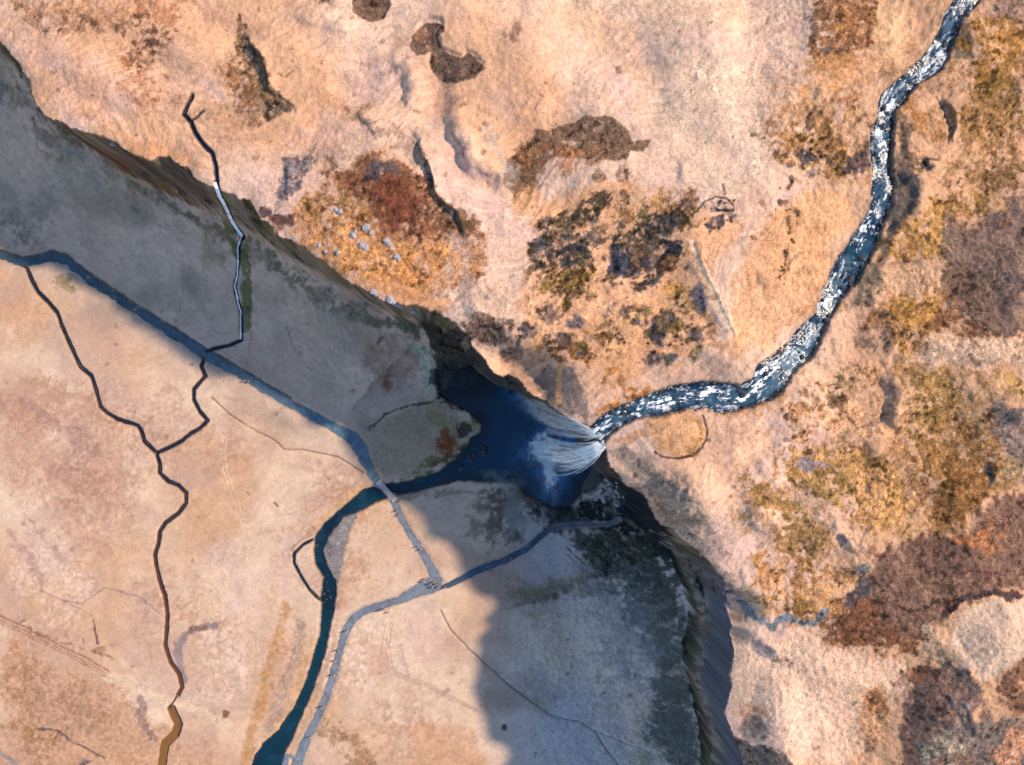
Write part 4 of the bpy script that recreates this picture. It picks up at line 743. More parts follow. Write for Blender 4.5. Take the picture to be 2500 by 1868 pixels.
# ------------------------------------------------------------------ ribbons: paths and brooks
def resample(ps, step):
    P = np.array(ps, float); d = np.concatenate([[0], np.cumsum(np.hypot(*(P[1:, :2]-P[:-1, :2]).T))]); s = np.arange(0, d[-1], step)
    Q = np.stack([np.interp(s, d, P[:, k]) for k in range(P.shape[1])], -1)
    for _ in range(3): Q[1:-1] = (Q[:-2]+2*Q[1:-1]+Q[2:])/4
    return Q
def ribbon(name, ps, mt, lift, step=5, nc=7, edge=.6, colf=None, crown=0):
    Q = resample(ps, step); nn_ = np.arange(len(Q))*step; mp_ = 1.6 if name == 'brook' else 0; Q[:, 0] += fbm(nn_, nn_*0+7, 26, 3, 1)*mp_*2; Q[:, 1] += fbm(nn_, nn_*0+97, 26, 3, 2)*mp_*2; T = np.gradient(Q[:, :2], axis=0); T /= np.hypot(*T.T)[:, None]+1e-9; Nn = np.stack([-T[:, 1], T[:, 0]], -1)
    n = len(Q); s = np.linspace(-.5, .5, nc); ph = rng.rand()*50
    PXs = np.zeros((n, nc)); PYs = np.zeros((n, nc))
    jl = fbm(np.arange(n)*1.0+ph, np.zeros(n)+ph, 3, 3, 2)*edge; jr = fbm(np.arange(n)*1.0+ph+70, np.zeros(n)+ph, 3, 3, 4)*edge
    for k in range(nc):
        off = s[k]*Q[:, 2]+(jl if s[k] < 0 else jr)*2*abs(s[k])*2
        PXs[:, k] = Q[:, 0]+Nn[:, 0]*off; PYs[:, k] = Q[:, 1]+Nn[:, 1]*off
    x, y, z = hit(PXs.ravel(), PYs.ravel()); z = z.reshape(n, nc)
    zc = z.copy()
    if crown: zc = np.repeat(z.min(1)[:, None], nc, 1)
    V = np.stack([x, y, (zc+lift).ravel()], -1); ii = np.arange(n*nc).reshape(n, nc)
    F = np.stack([ii[:-1, :-1], ii[:-1, 1:], ii[1:, 1:], ii[1:, :-1]], -1).reshape(-1, 4)
    a = V[F[0, 1]]-V[F[0, 0]]; b = V[F[0, 3]]-V[F[0, 0]]
    if np.cross(a, b)[2] < 0: F = F[:, ::-1]
    me = grid_mesh(name, V, F)
    if colf is not None: setcol(me, 'Col', colf(PXs.ravel(), PYs.ravel(), np.tile(s, n)))
    return tag(new_obj(name, me, [mt]), kind='structure')
def path_material():
    m, t, b, o = mat('gravel_path'); at = N(t, 'ShaderNodeAttribute', attribute_name='Col'); tc = N(t, 'ShaderNodeTexCoord')
    n_ = N(t, 'ShaderNodeTexNoise'); n_.inputs['Scale'].default_value = 1.1; n_.inputs['Detail'].default_value = 8; n_.inputs['Roughness'].default_value = .7; t.links.new(tc.outputs['Object'], n_.inputs['Vector'])
    r = N(t, 'ShaderNodeMapRange'); r.inputs[1].default_value = .3; r.inputs[2].default_value = .7; r.inputs[3].default_value = .72; r.inputs[4].default_value = 1.28; t.links.new(n_.outputs[0], r.inputs[0])
    mx = N(t, 'ShaderNodeVectorMath', operation='SCALE'); t.links.new(at.outputs['Color'], mx.inputs[0]); t.links.new(r.outputs[0], mx.inputs['Scale']); t.links.new(mx.outputs[0], b.inputs['Base Color'])
    b.inputs['Roughness'].default_value = .75; bp = N(t, 'ShaderNodeBump'); bp.inputs['Strength'].default_value = .3; t.links.new(n_.outputs[0], bp.inputs['Height']); t.links.new(bp.outputs[0], b.inputs['Normal'])
    return m
M_path = path_material()
def pathcol(c1, c2=None, x0=0, x1=1):
    def f(px, py, s):
        t = np.clip((px-x0)/(x1-x0), 0, 1)[:, None] if c2 else 0
        c = A(c1)*(1-t)+(A(c2)*t if c2 else 0); n = fbm(px, py, 14, 4, 2, .7)[:, None]
        c = c*(1+.5*n)*(1+.22*fbm(px, py, 5, 3, 5)[:, None])*(1-.25*(np.abs(s)[:, None] > .42)); return np.concatenate([np.clip(c, .003, .9)*np.ones((len(px), 3)), np.ones((len(px), 1))], 1)
    return f
ribbon('path', PATHS['north'], M_path, .07, 3, 9, 2.6, pathcol((60,86,98), (100,128,142), 300, 700))
ribbon('path', PATHS['south'], M_path, .075, 3, 9, 1.5, pathcol((128,136,146)))
ribbon('path', PATHS['west'], M_path, .08, 3, 11, 1.9, pathcol((126,135,146)))
ribbon('path', PATHS['falls'], M_path, .07, 4, 7, 1.2, pathcol((66,88,108)))
ribbon('path', [(722,1850,6),(702,1842,10),(690,1862,30),(684,1900,44)], M_path, .09, 4, 7, 1.0, pathcol((134,144,152)))
def brookcol(c, foam_=-.2, c2=None, y0=0, y1=1):
    def f(px, py, s):
        t = np.clip((py-y0)/(y1-y0), 0, 1)[:, None] if c2 else 0
        cc = (A(c)*(1-t)+(A(c2)*t if c2 else 0))*np.ones((len(px), 3)); return np.concatenate([cc, (foam_+fbm(px, py, 12, 2, 1)*.1-np.abs(s)*.25)[:, None]], 1)
    return f
def bw(k, f=.9):
    f *= .85; ps, wd, _ = BROOKS[k]; return [(a, b, wd*f) for a, b in ps]
ribbon('brook', bw('fallbrook_top', 1.1), M_water, .25, 4, 5, 1.6, brookcol((38,42,58)), 1)
ribbon('brook', bw('fallbrook_arm', .9), M_water, .15, 4, 3, .6, brookcol((40,40,52)), 1)
ribbon('cascade', bw('cascade', .8), M_water, .35, 3, 5, .8, brookcol((150,190,225), .95))
ribbon('brook', [(a, b, 3.2) for a, b in BROOKS['run'][0][:9]], M_water, .22, 3, 5, .9, brookcol((130,160,190), .8))
ribbon('brook', [(a, b, 7) for a, b in BROOKS['run'][0][8:]], M_water, .18, 3, 5, 1.6, brookcol((40,48,58)), 1)
W2 = [(a+rng.randn()*1.2, b, (6.4 if b < 1200 else 6.4+min(9, (b-1200)/45.))*(1+.24*rng.randn())) for a, b in BROOKS['west'][0]]
ribbon('brook', W2, M_water, .22, 4, 5, .8, brookcol((44,46,60), -.2, (112,74,50), 1150, 1600), 1)
ribbon('brook', [(410,1733,18),(424,1762,27),(428,1790,19),(406,1815,24),(398,1850,33),(392,1905,36)], M_water, .22, 4, 7, 2.4, brookcol((150,104,54)), 1)
ribbon('brook', [(437,1692,6),(430,1706,4),(421,1720,3.4),(416,1735,7)], M_water, .16, 3, 5, .8, brookcol((96,74,50)))
ribbon('brook', bw('east', .95), M_water, .2, 4, 5, .8, brookcol((44,46,60)), 1)
ribbon('brook', bw('small', .7), M_water, .2, 4, 5, .8, brookcol((30,44,56)), 1)

# ------------------------------------------------------------------ the waterfall and its spray
def falls_material():
    m, t, b, o = mat('falling_water'); tc = N(t, 'ShaderNodeTexCoord'); uv = N(t, 'ShaderNodeAttribute', attribute_name='Col')
    n_ = N(t, 'ShaderNodeTexNoise'); n_.inputs['Scale'].default_value = 1.3; n_.inputs['Detail'].default_value = 6; n_.inputs['Roughness'].default_value = .7
    mp = N(t, 'ShaderNodeMapping'); mp.inputs['Scale'].default_value = (.45, .9, .12); t.links.new(tc.outputs['Object'], mp.inputs[0]); t.links.new(mp.outputs[0], n_.inputs['Vector'])
    r = N(t, 'ShaderNodeMapRange', clamp=True); r.inputs[1].default_value = .22; r.inputs[2].default_value = .55; t.links.new(n_.outputs[0], r.inputs[0])
    ml = N(t, 'ShaderNodeMath', operation='MULTIPLY'); t.links.new(r.outputs[0], ml.inputs[0]); t.links.new(uv.outputs['Alpha'], ml.inputs[1])
    b.inputs['Base Color'].default_value = (.84, .93, .98, 1); b.inputs['Roughness'].default_value = .8; b.inputs['Specular IOR Level'].default_value = .2
    t.links.new(ml.outputs[0], b.inputs['Alpha']); return m
M_falls = falls_material()
def strands(name, starts, ends, n, w0, w1, a0, parent, jit_=1.0, zend=-.5):
    V = []; F = []; CC = []
    for k in range(n):
        t = rng.rand(); s0 = np.array([np.interp(t, np.linspace(0, 1, len(starts)), [p[i] for p in starts]) for i in range(3)])
        t2 = np.clip(t+rng.randn()*.16, 0, 1); e0 = np.array([np.interp(t2, np.linspace(0, 1, len(ends)), [p[i] for p in ends]) for i in range(2)])
        e0 = e0+rng.randn(2)*1.0*jit_; ph = rng.rand()*9; m_ = 26; w = (.6+rng.rand()*.8)
        cut = .55+.45*rng.rand()
        d = e0-s0[:2]; L = np.hypot(*d)+1e-6; nrm_ = np.array([-d[1], d[0]])/L
        for i in range(m_):
            u = i/(m_-1)*cut; hz = u**.62 if True else u; p = s0[:2]+d*hz; z = s0[2]+(zend-s0[2])*(u**1.6)
            off = math.sin(u*7+ph)*.25*u*jit_; ww = (w0+(w1-w0)*u)*w*.5; al = a0*(1-.55*u)*(1 if i < m_-3 else .2)
            for sgn in (-1, 0, 1):
                q_ = p+nrm_*(off+sgn*ww); V.append((q_[0], q_[1], z-abs(sgn)*.15)); CC.append((1, 1, 1, al*(.12 if sgn else 1)))
        b0 = len(V)-m_*3
        for i in range(m_-1):
            for c_ in (0, 1): a_ = b0+i*3+c_; F.append((a_, a_+1, a_+4, a_+3))
    me = grid_mesh(name, np.array(V), np.array(F)); setcol(me, 'Col', np.array(CC)); return new_obj(name, me, [M_falls], parent)
def W(px, py, z): x, y = px2w(px, py, z); return (x, y, z)
wf = bpy.data.objects.new('waterfall', None); COL.objects.link(wf)
tag(wf, 'tall white waterfall plunging off the cliff lip into the dark blue pool', 'waterfall')
zl_ = ZT-.4
strands('main_fall', [W(1476,1096,zl_), W(1470,1088,zl_), W(1460,1078,zl_)], [W(1352,1140,0)[:2], W(1330,1118,0)[:2], W(1314,1100,0)[:2], W(1322,1080,0)[:2]], 64, .35, 1.4, .52, wf, 1.3)
strands('side_veil', [W(1460,1070,zl_), W(1448,1052,zl_), W(1436,1044,zl_)], [W(1318,1040,0)[:2], W(1295,1000,0)[:2], W(1275,972,0)[:2], W(1262,950,0)[:2]], 46, .35, 2.2, .24, wf, 1.2)
strands('lip_stream', [W(1480,1098,zl_+.3), W(1470,1060,zl_+.3), W(1450,1046,zl_+.3)], [W(1418,1112,30)[:2], W(1410,1080,30)[:2], W(1396,1040,34)[:2]], 16, .3, .7, .8, wf, .4, 34)
def spray_material():
    m = bpy.data.materials.new('spray'); m.use_nodes = True; t = m.node_tree; t.nodes.remove(t.nodes['Principled BSDF']); o = t.nodes['Material Output']
    pv = N(t, 'ShaderNodeVolumePrincipled'); pv.inputs['Color'].default_value = (.84, .93, .99, 1); pv.inputs['Anisotropy'].default_value = .1
    tc = N(t, 'ShaderNodeTexCoord'); sb = N(t, 'ShaderNodeVectorMath', operation='SUBTRACT'); sb.inputs[1].default_value = (.5, .5, .5); t.links.new(tc.outputs['Generated'], sb.inputs[0])
    ln = N(t, 'ShaderNodeVectorMath', operation='LENGTH'); t.links.new(sb.outputs[0], ln.inputs[0])
    r = N(t, 'ShaderNodeMapRange', clamp=True); r.inputs[1].default_value = .48; r.inputs[2].default_value = .05; r.inputs[3].default_value = 0; r.inputs[4].default_value = 1; t.links.new(ln.outputs['Value'], r.inputs[0])
    n_ = N(t, 'ShaderNodeTexNoise'); n_.inputs['Scale'].default_value = .28; n_.inputs['Detail'].default_value = 5; n_.inputs['Roughness'].default_value = .65; t.links.new(tc.outputs['Object'], n_.inputs['Vector'])
    r2 = N(t, 'ShaderNodeMapRange', clamp=True); r2.inputs[1].default_value = .42; r2.inputs[2].default_value = .68; t.links.new(n_.outputs[0], r2.inputs[0])
    a = N(t, 'ShaderNodeMath', operation='MULTIPLY'); t.links.new(r.outputs[0], a.inputs[0]); t.links.new(r2.outputs[0], a.inputs[1])
    oi = N(t, 'ShaderNodeObjectInfo'); b = N(t, 'ShaderNodeMath', operation='MULTIPLY'); t.links.new(a.outputs[0], b.inputs[0]); t.links.new(oi.outputs['Alpha'], b.inputs[1])
    t.links.new(b.outputs[0], pv.inputs['Density']); t.links.new(pv.outputs[0], o.inputs['Volume']); return m
M_spray = spray_material()
def spray(cx, cy, cz, rx, ry, rz, rot, dens):
    bm = bmesh.new(); bmesh.ops.create_icosphere(bm, subdivisions=3, radius=1); me = bpy.data.meshes.new('spray')
    for v in bm.verts: v.co = Vector((v.co.x*rx, v.co.y*ry, v.co.z*rz))
    bm.to_mesh(me); bm.free(); o = new_obj('spray', me, [M_spray]); x, y = px2w(cx, cy, cz); o.location = (x, y, cz); o.rotation_euler[2] = math.radians(rot); o.color = (1, 1, 1, dens)
    tag(o, kind='stuff')
spray(1338, 1128, 5.5, 6.5, 9.5, 5, 15, .09); spray(1345, 1190, 4.6, 3.6, 7.5, 4, 5, .12); spray(1300, 985, 14, 7, 4.5, 12, -40, .08)
spray(1325, 1120, 4, 10, 13, 4, 20, .04); spray(1262, 1265, 3.4, 4.6, 11, 3, 12, .5); spray(1225, 1170, 2.6, 8, 3.2, 2.2, -8, .42); spray(1380, 1290, 3.2, 9, 7, 3, 10, .12)

# ------------------------------------------------------------------ rocks
def rock_mesh(name, seed, m, flat=.6, sub=3):
    r = np.random.RandomState(seed); bm = bmesh.new(); bmesh.ops.create_icosphere(bm, subdivisions=sub, radius=1.0)
    dirs = r.randn(11, 3); dirs /= np.linalg.norm(dirs, axis=1)[:, None]; cut = .62+.3*r.rand(11); sx, sy = .8+.5*r.rand(), .65+.3*r.rand()
    for v in bm.verts:
        p = np.array(v.co); dd = dirs@p; k = np.argmax(dd-cut)
        if dd[k] > cut[k]: p = p-dirs[k]*(dd[k]-cut[k])
        p *= 1+.05*math.sin(7*p[0]+seed)*math.cos(6*p[1]); v.co = Vector((p[0]*sx, p[1]*sy, p[2]*flat))
    me = bpy.data.meshes.new(name); bm.to_mesh(me); bm.free(); me.materials.append(m); return me
RK = {k: [rock_mesh(k, i+10*j, m) for i in range(5)] for j, (k, m) in enumerate([('boulder', M_rock), ('pale_rock', M_pale), ('brown_rock', M_brown)])}
def put_rocks(name, kind, pts, sizes, label, group, cat='boulder', sink=.25, zabs=None):
    x, y, z = hit([p[0] for p in pts], [p[1] for p in pts])
    for i in range(len(pts)):
        o = bpy.data.objects.new(name, RK[kind][rng.randint(5)]); COL.objects.link(o); r = sizes[i]
        zz = z[i]+r*.35-sink*r if zabs is None else zabs(x[i], y[i])
        o.location = (x[i], y[i], zz); o.rotation_euler = (rng.randn()*.15, rng.randn()*.15, rng.rand()*6.28); o.scale = (r, r, r*(.8+.4*rng.rand())); tag(o, label, cat, group)
Lb = np.array(UP_L); Rb = np.array(UP_R[::-1]); pts = []
for side, B in ((0, Lb), (1, Rb)):
    Q = resample([tuple(p) for p in B], 13)
    for p in Q:
        if -5 < p[0] < 2400 and p[1] > 5 and rng.rand() < .62: pts.append((p[0]+rng.randn()*3.2, p[1]+rng.randn()*3.2))
def onwater(x, y):
    return float(hsample(x, y)[0])+.55
put_rocks('boulder', 'boulder', pts, list(.22+rng.rand(len(pts))**2*.45), 'dark wet boulder on the bank of the foaming river above the falls', 'boulders lining the foaming river')
pts = []
C1 = resample([((a[0]), (a[1])) for a in [(2340,60),(2300,130),(2240,185),(2190,230),(2160,290),(2155,370),(2158,450),(2140,520),(2105,590),(2065,660),(2020,740),(1965,830),(1900,900),(1830,950),(1740,965),(1640,975),(1540,1005),(1465,1055)]], 16)
for p in C1:
    for _ in range(2):
        if rng.rand() < .38: pts.append((p[0]+rng.uniform(-24, 24), p[1]+rng.uniform(-16, 16)))
P_ = np.array(pts); ins = inside(P_[:, 0], P_[:, 1], UPPER); pts = [tuple(p) for p in P_[ins]]
x, y, z = hit([p[0] for p in pts], [p[1] for p in pts])
put_rocks('boulder', 'boulder', pts, list(.22+rng.rand(len(pts))**2*.5), 'dark boulder breaking the white water in the middle of the upper river', 'boulders standing in the foaming river', zabs=lambda a, b: float(hsample(a, b)[0])+1.0)
put_rocks('rock', 'pale_rock', [(830,517),(822,512),(862,574),(868,566),(894,556),(906,568),(884,600),(893,604),(944,588),(950,597),(968,626),(974,634),(826,618),(795,614),(780,600)],
    [.75,.5,.85,.6,.8,.7,1.0,.7,.9,.6,.8,.6,.7,.55,.5], 'pale grey rock lying in the rusty orange hollow near the cliff', 'pale rocks in the rusty hollow', 'rock')
put_rocks('rock', 'pale_rock', [(912,712),(918,718),(952,730),(962,736),(970,744),(978,748),(1010,760),(1018,766)], [.7,.5,1.0,.8,.7,.6,.7,.5], 'pale rock outcrop on the sunlit brink of the cliff, left of the pool', 'pale outcrops on the cliff brink', 'rock')
put_rocks('rock', 'pale_rock', [(277,352)], [.7], 'small white rock on the cliff edge at the upper left, left of the little cascade', None, 'rock')
put_rocks('rock', 'brown_rock', [(1660+rng.rand()*60+k*3.2, 1350+k*6+rng.randn()*10) for k in range(16)], list(.3+rng.rand(16)*.5), 'grey brown rock on the ledge of the right-hand cliff', 'rocks on the right-hand cliff ledge', 'rock')
put_rocks('rock', 'pale_rock', [(1500+rng.randn()*16, 1225+rng.randn()*26) for k in range(14)], list(.3+rng.rand(14)*.8), 'fallen grey rock at the foot of the cliff below the falls', 'fallen rocks beside the pool', 'rock')
put_rocks('boulder', 'boulder', [(1180+rng.randn()*14, 1092+rng.randn()*10) for k in range(6)]+[(1150,1120),(1158,1110),(1128,1143)], list(.35+rng.rand(9)*.6), 'dark rock in the shallow outlet on the left side of the pool', 'rocks in the pool outlet', zabs=lambda a, b: -.35)
put_rocks('boulder', 'boulder', [(776,1330),(772,1345),(792,1448),(803,1440),(798,1462),(808,1456),(790,1470),(800,1420)], [.4,.35,.5,.45,.4,.4,.5,.35], 'dark stone in the riffle of the river beside the gravel bar', 'stones in the lower river riffle', zabs=lambda a, b: -.45)
put_rocks('boulder', 'boulder', [(1346,1289),(1338,1296),(1352,1280),(1340,1283),(1330,1292),(1356,1288)], [.6,.5,.7,.5,.4,.5], 'dark rock beside the wet path behind the falls', 'rocks beside the wet path')

# ------------------------------------------------------------------ shrubs of the scrubby hollows
def leaf_mat(name, c1, c2):
    m, t, b, o = mat(name); oi = N(t, 'ShaderNodeTexCoord'); n_ = N(t, 'ShaderNodeTexNoise'); n_.inputs['Scale'].default_value = 3.5; t.links.new(oi.outputs['Object'], n_.inputs['Vector'])
    r = N(t, 'ShaderNodeMapRange', clamp=True); r.inputs[1].default_value = .4; r.inputs[2].default_value = .6; t.links.new(n_.outputs[0], r.inputs[0])
    mx = N(t, 'ShaderNodeMix', data_type='RGBA'); t.links.new(r.outputs[0], mx.inputs[0]); mx.inputs[6].default_value = (*alb(c1), 1); mx.inputs[7].default_value = (*alb(c2), 1); t.links.new(mx.outputs[2], b.inputs['Base Color'])
    b.inputs['Roughness'].default_value = .85; b.inputs['Specular IOR Level'].default_value = .15; return m
LM = [leaf_mat('olive_leaves', (84,78,50), (140,116,66)), leaf_mat('dark_leaves', (52,56,52), (96,84,62)), leaf_mat('brown_heather', (84,62,52), (134,96,66))]
def shrub_mesh(seed, m):
    r = np.random.RandomState(seed); V = []; F = []; k = 0; lob = r.randn(5, 3)*np.array([.42, .42, .12])
    for i in range(340):
        c = lob[r.randint(5)]; d = r.randn(3); d /= np.linalg.norm(d); d[2] = abs(d[2])*.75; p = c+d*(.25+.35*r.rand()); p[2] = abs(p[2])+.02
        a = r.randn(3); a /= np.linalg.norm(a); b = np.cross(a, r.randn(3)); b /= np.linalg.norm(b)+1e-6; s_ = .05+.06*r.rand()
        V += [p-a*s_, p+b*s_*.55, p+a*s_, p-b*s_*.55]; F.append((k, k+1, k+2, k+3)); k += 4
    me = grid_mesh('shrub', np.array(V), np.array(F), False); me.materials.append(m); return me
SH = [[shrub_mesh(i+10*j, LM[j]) for i in range(3)] for j in range(3)]
def scatter(poly, n, kinds, smin, smax, label, group, mind=5):
    P = np.array(poly, float); out = []
    tries = 0
    while len(out) < n and tries < n*60:
        tries += 1; a = P[:, 0].min()+rng.rand()*np.ptp(P[:, 0]); b = P[:, 1].min()+rng.rand()*np.ptp(P[:, 1])
        if inside(np.array([a]), np.array([b]), poly)[0] and all((a-q_[0])**2+(b-q_[1])**2 > mind**2 for q_ in out): out.append((a, b))
    x, y, z = hit([q_[0] for q_ in out], [q_[1] for q_ in out])
    for i in range(len(out)):
        o = bpy.data.objects.new('shrub', SH[kinds[rng.randint(len(kinds))]][rng.randint(3)]); COL.objects.link(o); sc = smin+(smax-smin)*rng.rand()**1.5
        o.location = (x[i], y[i], z[i]-.05); o.rotation_euler[2] = rng.rand()*6.28; o.scale = (sc, sc*(.8+.4*rng.rand()), sc*(.7+.4*rng.rand())); tag(o, label, 'shrub', group)
scatter([(1300,615),(1325,555),(1400,505),(1465,460),(1515,480),(1450,540),(1370,590),(1315,620)], 40, [0,0,1], .5, 1.0, 'olive shrub in the slanting belt at the upper left of the scrubland', 'shrubs in the upper scrub belt')
scatter([(1290,590),(1420,565),(1455,600),(1440,700),(1400,740),(1320,705),(1300,660)], 46, [1,1,0,2], .5, 1.05, 'dark shrub around the blackish hollow at the left of the scrubland', 'shrubs around the dark hollow')
scatter([(1510,575),(1590,540),(1680,495),(1700,530),(1620,590),(1560,640),(1500,640)], 42, [1,1,0], .5, 1.0, 'dark green shrub in the thicket left of the thin grassy ridge', 'shrubs in the middle thicket')
scatter([(1545,735),(1600,690),(1655,640),(1672,600),(1640,595),(1575,675),(1530,715)], 26, [1,2], .45, .85, 'brown black shrub in the narrow strip below the middle thicket', 'shrubs in the narrow strip')
scatter([(1700,520),(1720,492),(1795,485),(1805,530),(1760,560),(1720,575),(1780,515)], 18, [1,1], .4, .75, 'blackish shrub around the round stone-like ring above the grassy ridge', 'shrubs of the dark ring')
scatter([(1915,512),(1958,510),(1948,560),(1932,620),(1920,680),(1902,720),(1895,650),(1925,590)], 26, [1,1,0], .45, .8, 'dark shrub in the upright strip between the grassy ridge and the river', 'shrubs in the upright strip')
scatter([(1600,750),(1640,700),(1700,780),(1725,850),(1650,850),(1590,880),(1595,800)], 26, [0,2,1], .45, .85, 'olive brown shrub below the foot of the grassy ridge', 'shrubs below the grassy ridge')
scatter([(1330,830),(1420,835),(1470,870),(1400,890),(1340,880)], 16, [2], .45, .8, 'rusty brown shrub on the slope above the pool', 'rusty shrubs above the pool')
scatter([(1265,800),(1285,790),(1270,850),(1235,885),(1225,865)], 10, [1], .45, .8, 'dark shrub close to the cliff edge above the pool', 'shrubs close to the cliff edge')
scatter([(1300,560),(1480,450),(1720,460),(1800,520),(1720,600),(1690,860),(1560,900),(1340,880),(1260,780),(1290,680)], 60, [0,1,2], .28, .6, 'small dark tussock-like shrub scattered through the scrubland above the pool', 'small shrubs scattered in the scrubland', 12)
scatter([(1930,350),(2050,330),(2090,390),(2060,430),(1960,420)], 22, [0,1,2], .5, .9, 'olive shrub in the dark patch left of the upper river', 'shrubs left of the upper river')

# ------------------------------------------------------------------ footbridge over the outlet river
M_wood = simple('weathered_planks', (.42, .40, .40), .8, .3, 3, .2); M_steel = simple('galvanised_steel', (.30, .31, .33), .45, 0, 2, .1, .5, .6); M_conc = simple('concrete', (.50, .46, .43), .9, .2, 2, .15)
br = bpy.data.objects.new('footbridge', None); COL.objects.link(br); A0 = Vector(px2w(926, 1178, .3)); A1 = Vector(px2w(963, 1219, .3)); Lb_ = (A1-A0).length; mid = (A0+A1)/2
br.location = (mid.x, mid.y, .05); br.scale = (1, .84, 1); br.rotation_euler[2] = math.atan2(A1.y-A0.y, A1.x-A0.x); tag(br, 'small grey plank footbridge with railings crossing the river below the pool', 'bridge')
def boxes(name, bs, m, parent):
    bm = bmesh.new()
    for (x0, x1, y0, y1, z0, z1) in bs:
        r_ = bmesh.ops.create_cube(bm, size=1)
        for v in r_['verts']: v.co = Vector(((x0+x1)/2+v.co.x*(x1-x0), (y0+y1)/2+v.co.y*(y1-y0), (z0+z1)/2+v.co.z*(z1-z0)))
    me = bpy.data.meshes.new(name); bm.to_mesh(me); bm.free(); o = new_obj(name, me, [m], parent); return o
h = Lb_/2; n_pl = int(Lb_/.16)
boxes('deck', [(-h+i*Lb_/n_pl+.008, -h+(i+1)*Lb_/n_pl-.008, -.85, .85, .22, .28) for i in range(n_pl)], M_wood, br)
for sy in (-1, 1):
    boxes('beam', [(-h, h, sy*.62-.08, sy*.62+.08, .0, .217)], M_steel, br)
    r_ = boxes('railing', [(-h, h, sy*.88-.035, sy*.88+.035, 1.26, 1.32)], M_wood, br)
    for i in range(5): boxes('post', [(-h+.05+i*(Lb_-.1)/4-.03, -h+.05+i*(Lb_-.1)/4+.03, sy*.88-.028, sy*.88+.028, .10, 1.257)], M_steel, r_)
    for zz in (.62, .95): boxes('rail', [(-h, h, sy*.93-.012, sy*.93+.012, zz, zz+.03)], M_steel, r_)
for sx in (-1, 1): boxes('abutment', [(sx*h-.45 if sx < 0 else h+.004, -h-.004 if sx < 0 else h+.45, -1.05, 1.05, -.9, .27)], M_conc, br)

# ------------------------------------------------------------------ visitors
M_skin = simple('skin', (.55, .36, .27), .6, 0, 3, .08); M_shoe = simple('boots', (.05, .045, .04), .7)
def cloth(c): return simple('cloth', c, .85, .1, 6, .1)
def body_mesh(pose):
    st, arm = {'stand': (.05, 0), 'walk': (.24, .22), 'photo': (.06, 1)}[pose]
    V = {'pel': (0, 0, .95, .15), 'waist': (0, 0, 1.10, .135), 'chest': (.01, 0, 1.32, .165), 'sh': (.0, 0, 1.44, .12), 'neck': (.01, 0, 1.53, .058), 'jaw': (.03, 0, 1.60, .075), 'head': (.025, 0, 1.68, .098), 'top': (.02, 0, 1.76, .07), 'nose': (.13, 0, 1.655, .014)}
    E = [('pel','waist'),('waist','chest'),('chest','sh'),('sh','neck'),('neck','jaw'),('jaw','head'),('head','top'),('head','nose')]
    for i, s_ in enumerate((-1, 1)):
        f = st*(1 if s_ > 0 else -1); n_ = 'lr'[i]
        V.update({n_+'hip': (0, s_*.10, .90, .105), n_+'knee': (f*.55+.03, s_*.11, .49, .068), n_+'ank': (f, s_*.11, .09, .045), n_+'toe': (f+.17, s_*.12, .045, .038)})
        E += [('pel', n_+'hip'), (n_+'hip', n_+'knee'), (n_+'knee', n_+'ank'), (n_+'ank', n_+'toe')]
        if arm == 1: el, ha = (.22, s_*.20, 1.22), (.36, s_*.07, 1.46)
        else: a_ = -arm*(1 if s_ > 0 else -1); el, ha = (a_*.5-.02, s_*.27, 1.15), (a_+.06, s_*.28, .90)
        V.update({n_+'shd': (0, s_*.19, 1.42, .072), n_+'elb': (*el, .048), n_+'wri': (*ha, .032)})
        d = Vector(ha)-Vector(el); d.normalize(); pm = Vector(ha)+d*.07; V[n_+'palm'] = (*pm, .036)
        E += [('sh', n_+'shd'), (n_+'shd', n_+'elb'), (n_+'elb', n_+'wri'), (n_+'wri', n_+'palm')]
        side = d.cross(Vector((0, 1, 0))).normalized(); cu = Vector((0, -s_, 0))
        for j in range(4):
            b_ = pm+side*(.028*(j-1.5))*.9+d*.035; V[n_+'f%d' % j] = (*b_, .0095); V[n_+'g%d' % j] = (*(b_+d*(.045 if j in (1, 2) else .036)+cu*.02), .0085)
            E += [(n_+'palm', n_+'f%d' % j), (n_+'f%d' % j, n_+'g%d' % j)]
        b_ = Vector(ha)+d*.035+side*.05; V[n_+'th'] = (*b_, .011); E.append((n_+'wri', n_+'th')); V[n_+'ti'] = (*(b_+d*.035), .0095); E.append((n_+'th', n_+'ti'))
    ks = list(V); me = bpy.data.meshes.new('body'); me.from_pydata([V[k][:3] for k in ks], [(ks.index(a), ks.index(b)) for a, b in E], [])
    o = bpy.data.objects.new('tmp', me); COL.objects.link(o); sk = o.modifiers.new('s', 'SKIN'); ss = o.modifiers.new('u', 'SUBSURF'); ss.levels = 1; ss.render_levels = 1
    for i, k in enumerate(ks): me.skin_vertices[0].data[i].radius = (V[k][3], V[k][3])
    me.skin_vertices[0].data[0].use_root = True
    bpy.context.view_layer.update(); dg = bpy.context.evaluated_depsgraph_get(); r_ = bpy.data.meshes.new_from_object(o.evaluated_get(dg)); bpy.data.objects.remove(o)
    hands = [Vector(V[n_+'palm'][:3]) for n_ in 'lr']
    for p in r_.polygons:
        c = p.center; p.use_smooth = True
        if c.z > 1.505 or min((c-hv).length for hv in hands) < .115: p.material_index = 0
        elif c.z < .11: p.material_index = 3
        elif c.z < .93 and abs(c.y) < .235: p.material_index = 2
        else: p.material_index = 1
    return r_
BM = {k: body_mesh(k) for k in ('stand', 'walk', 'photo')}
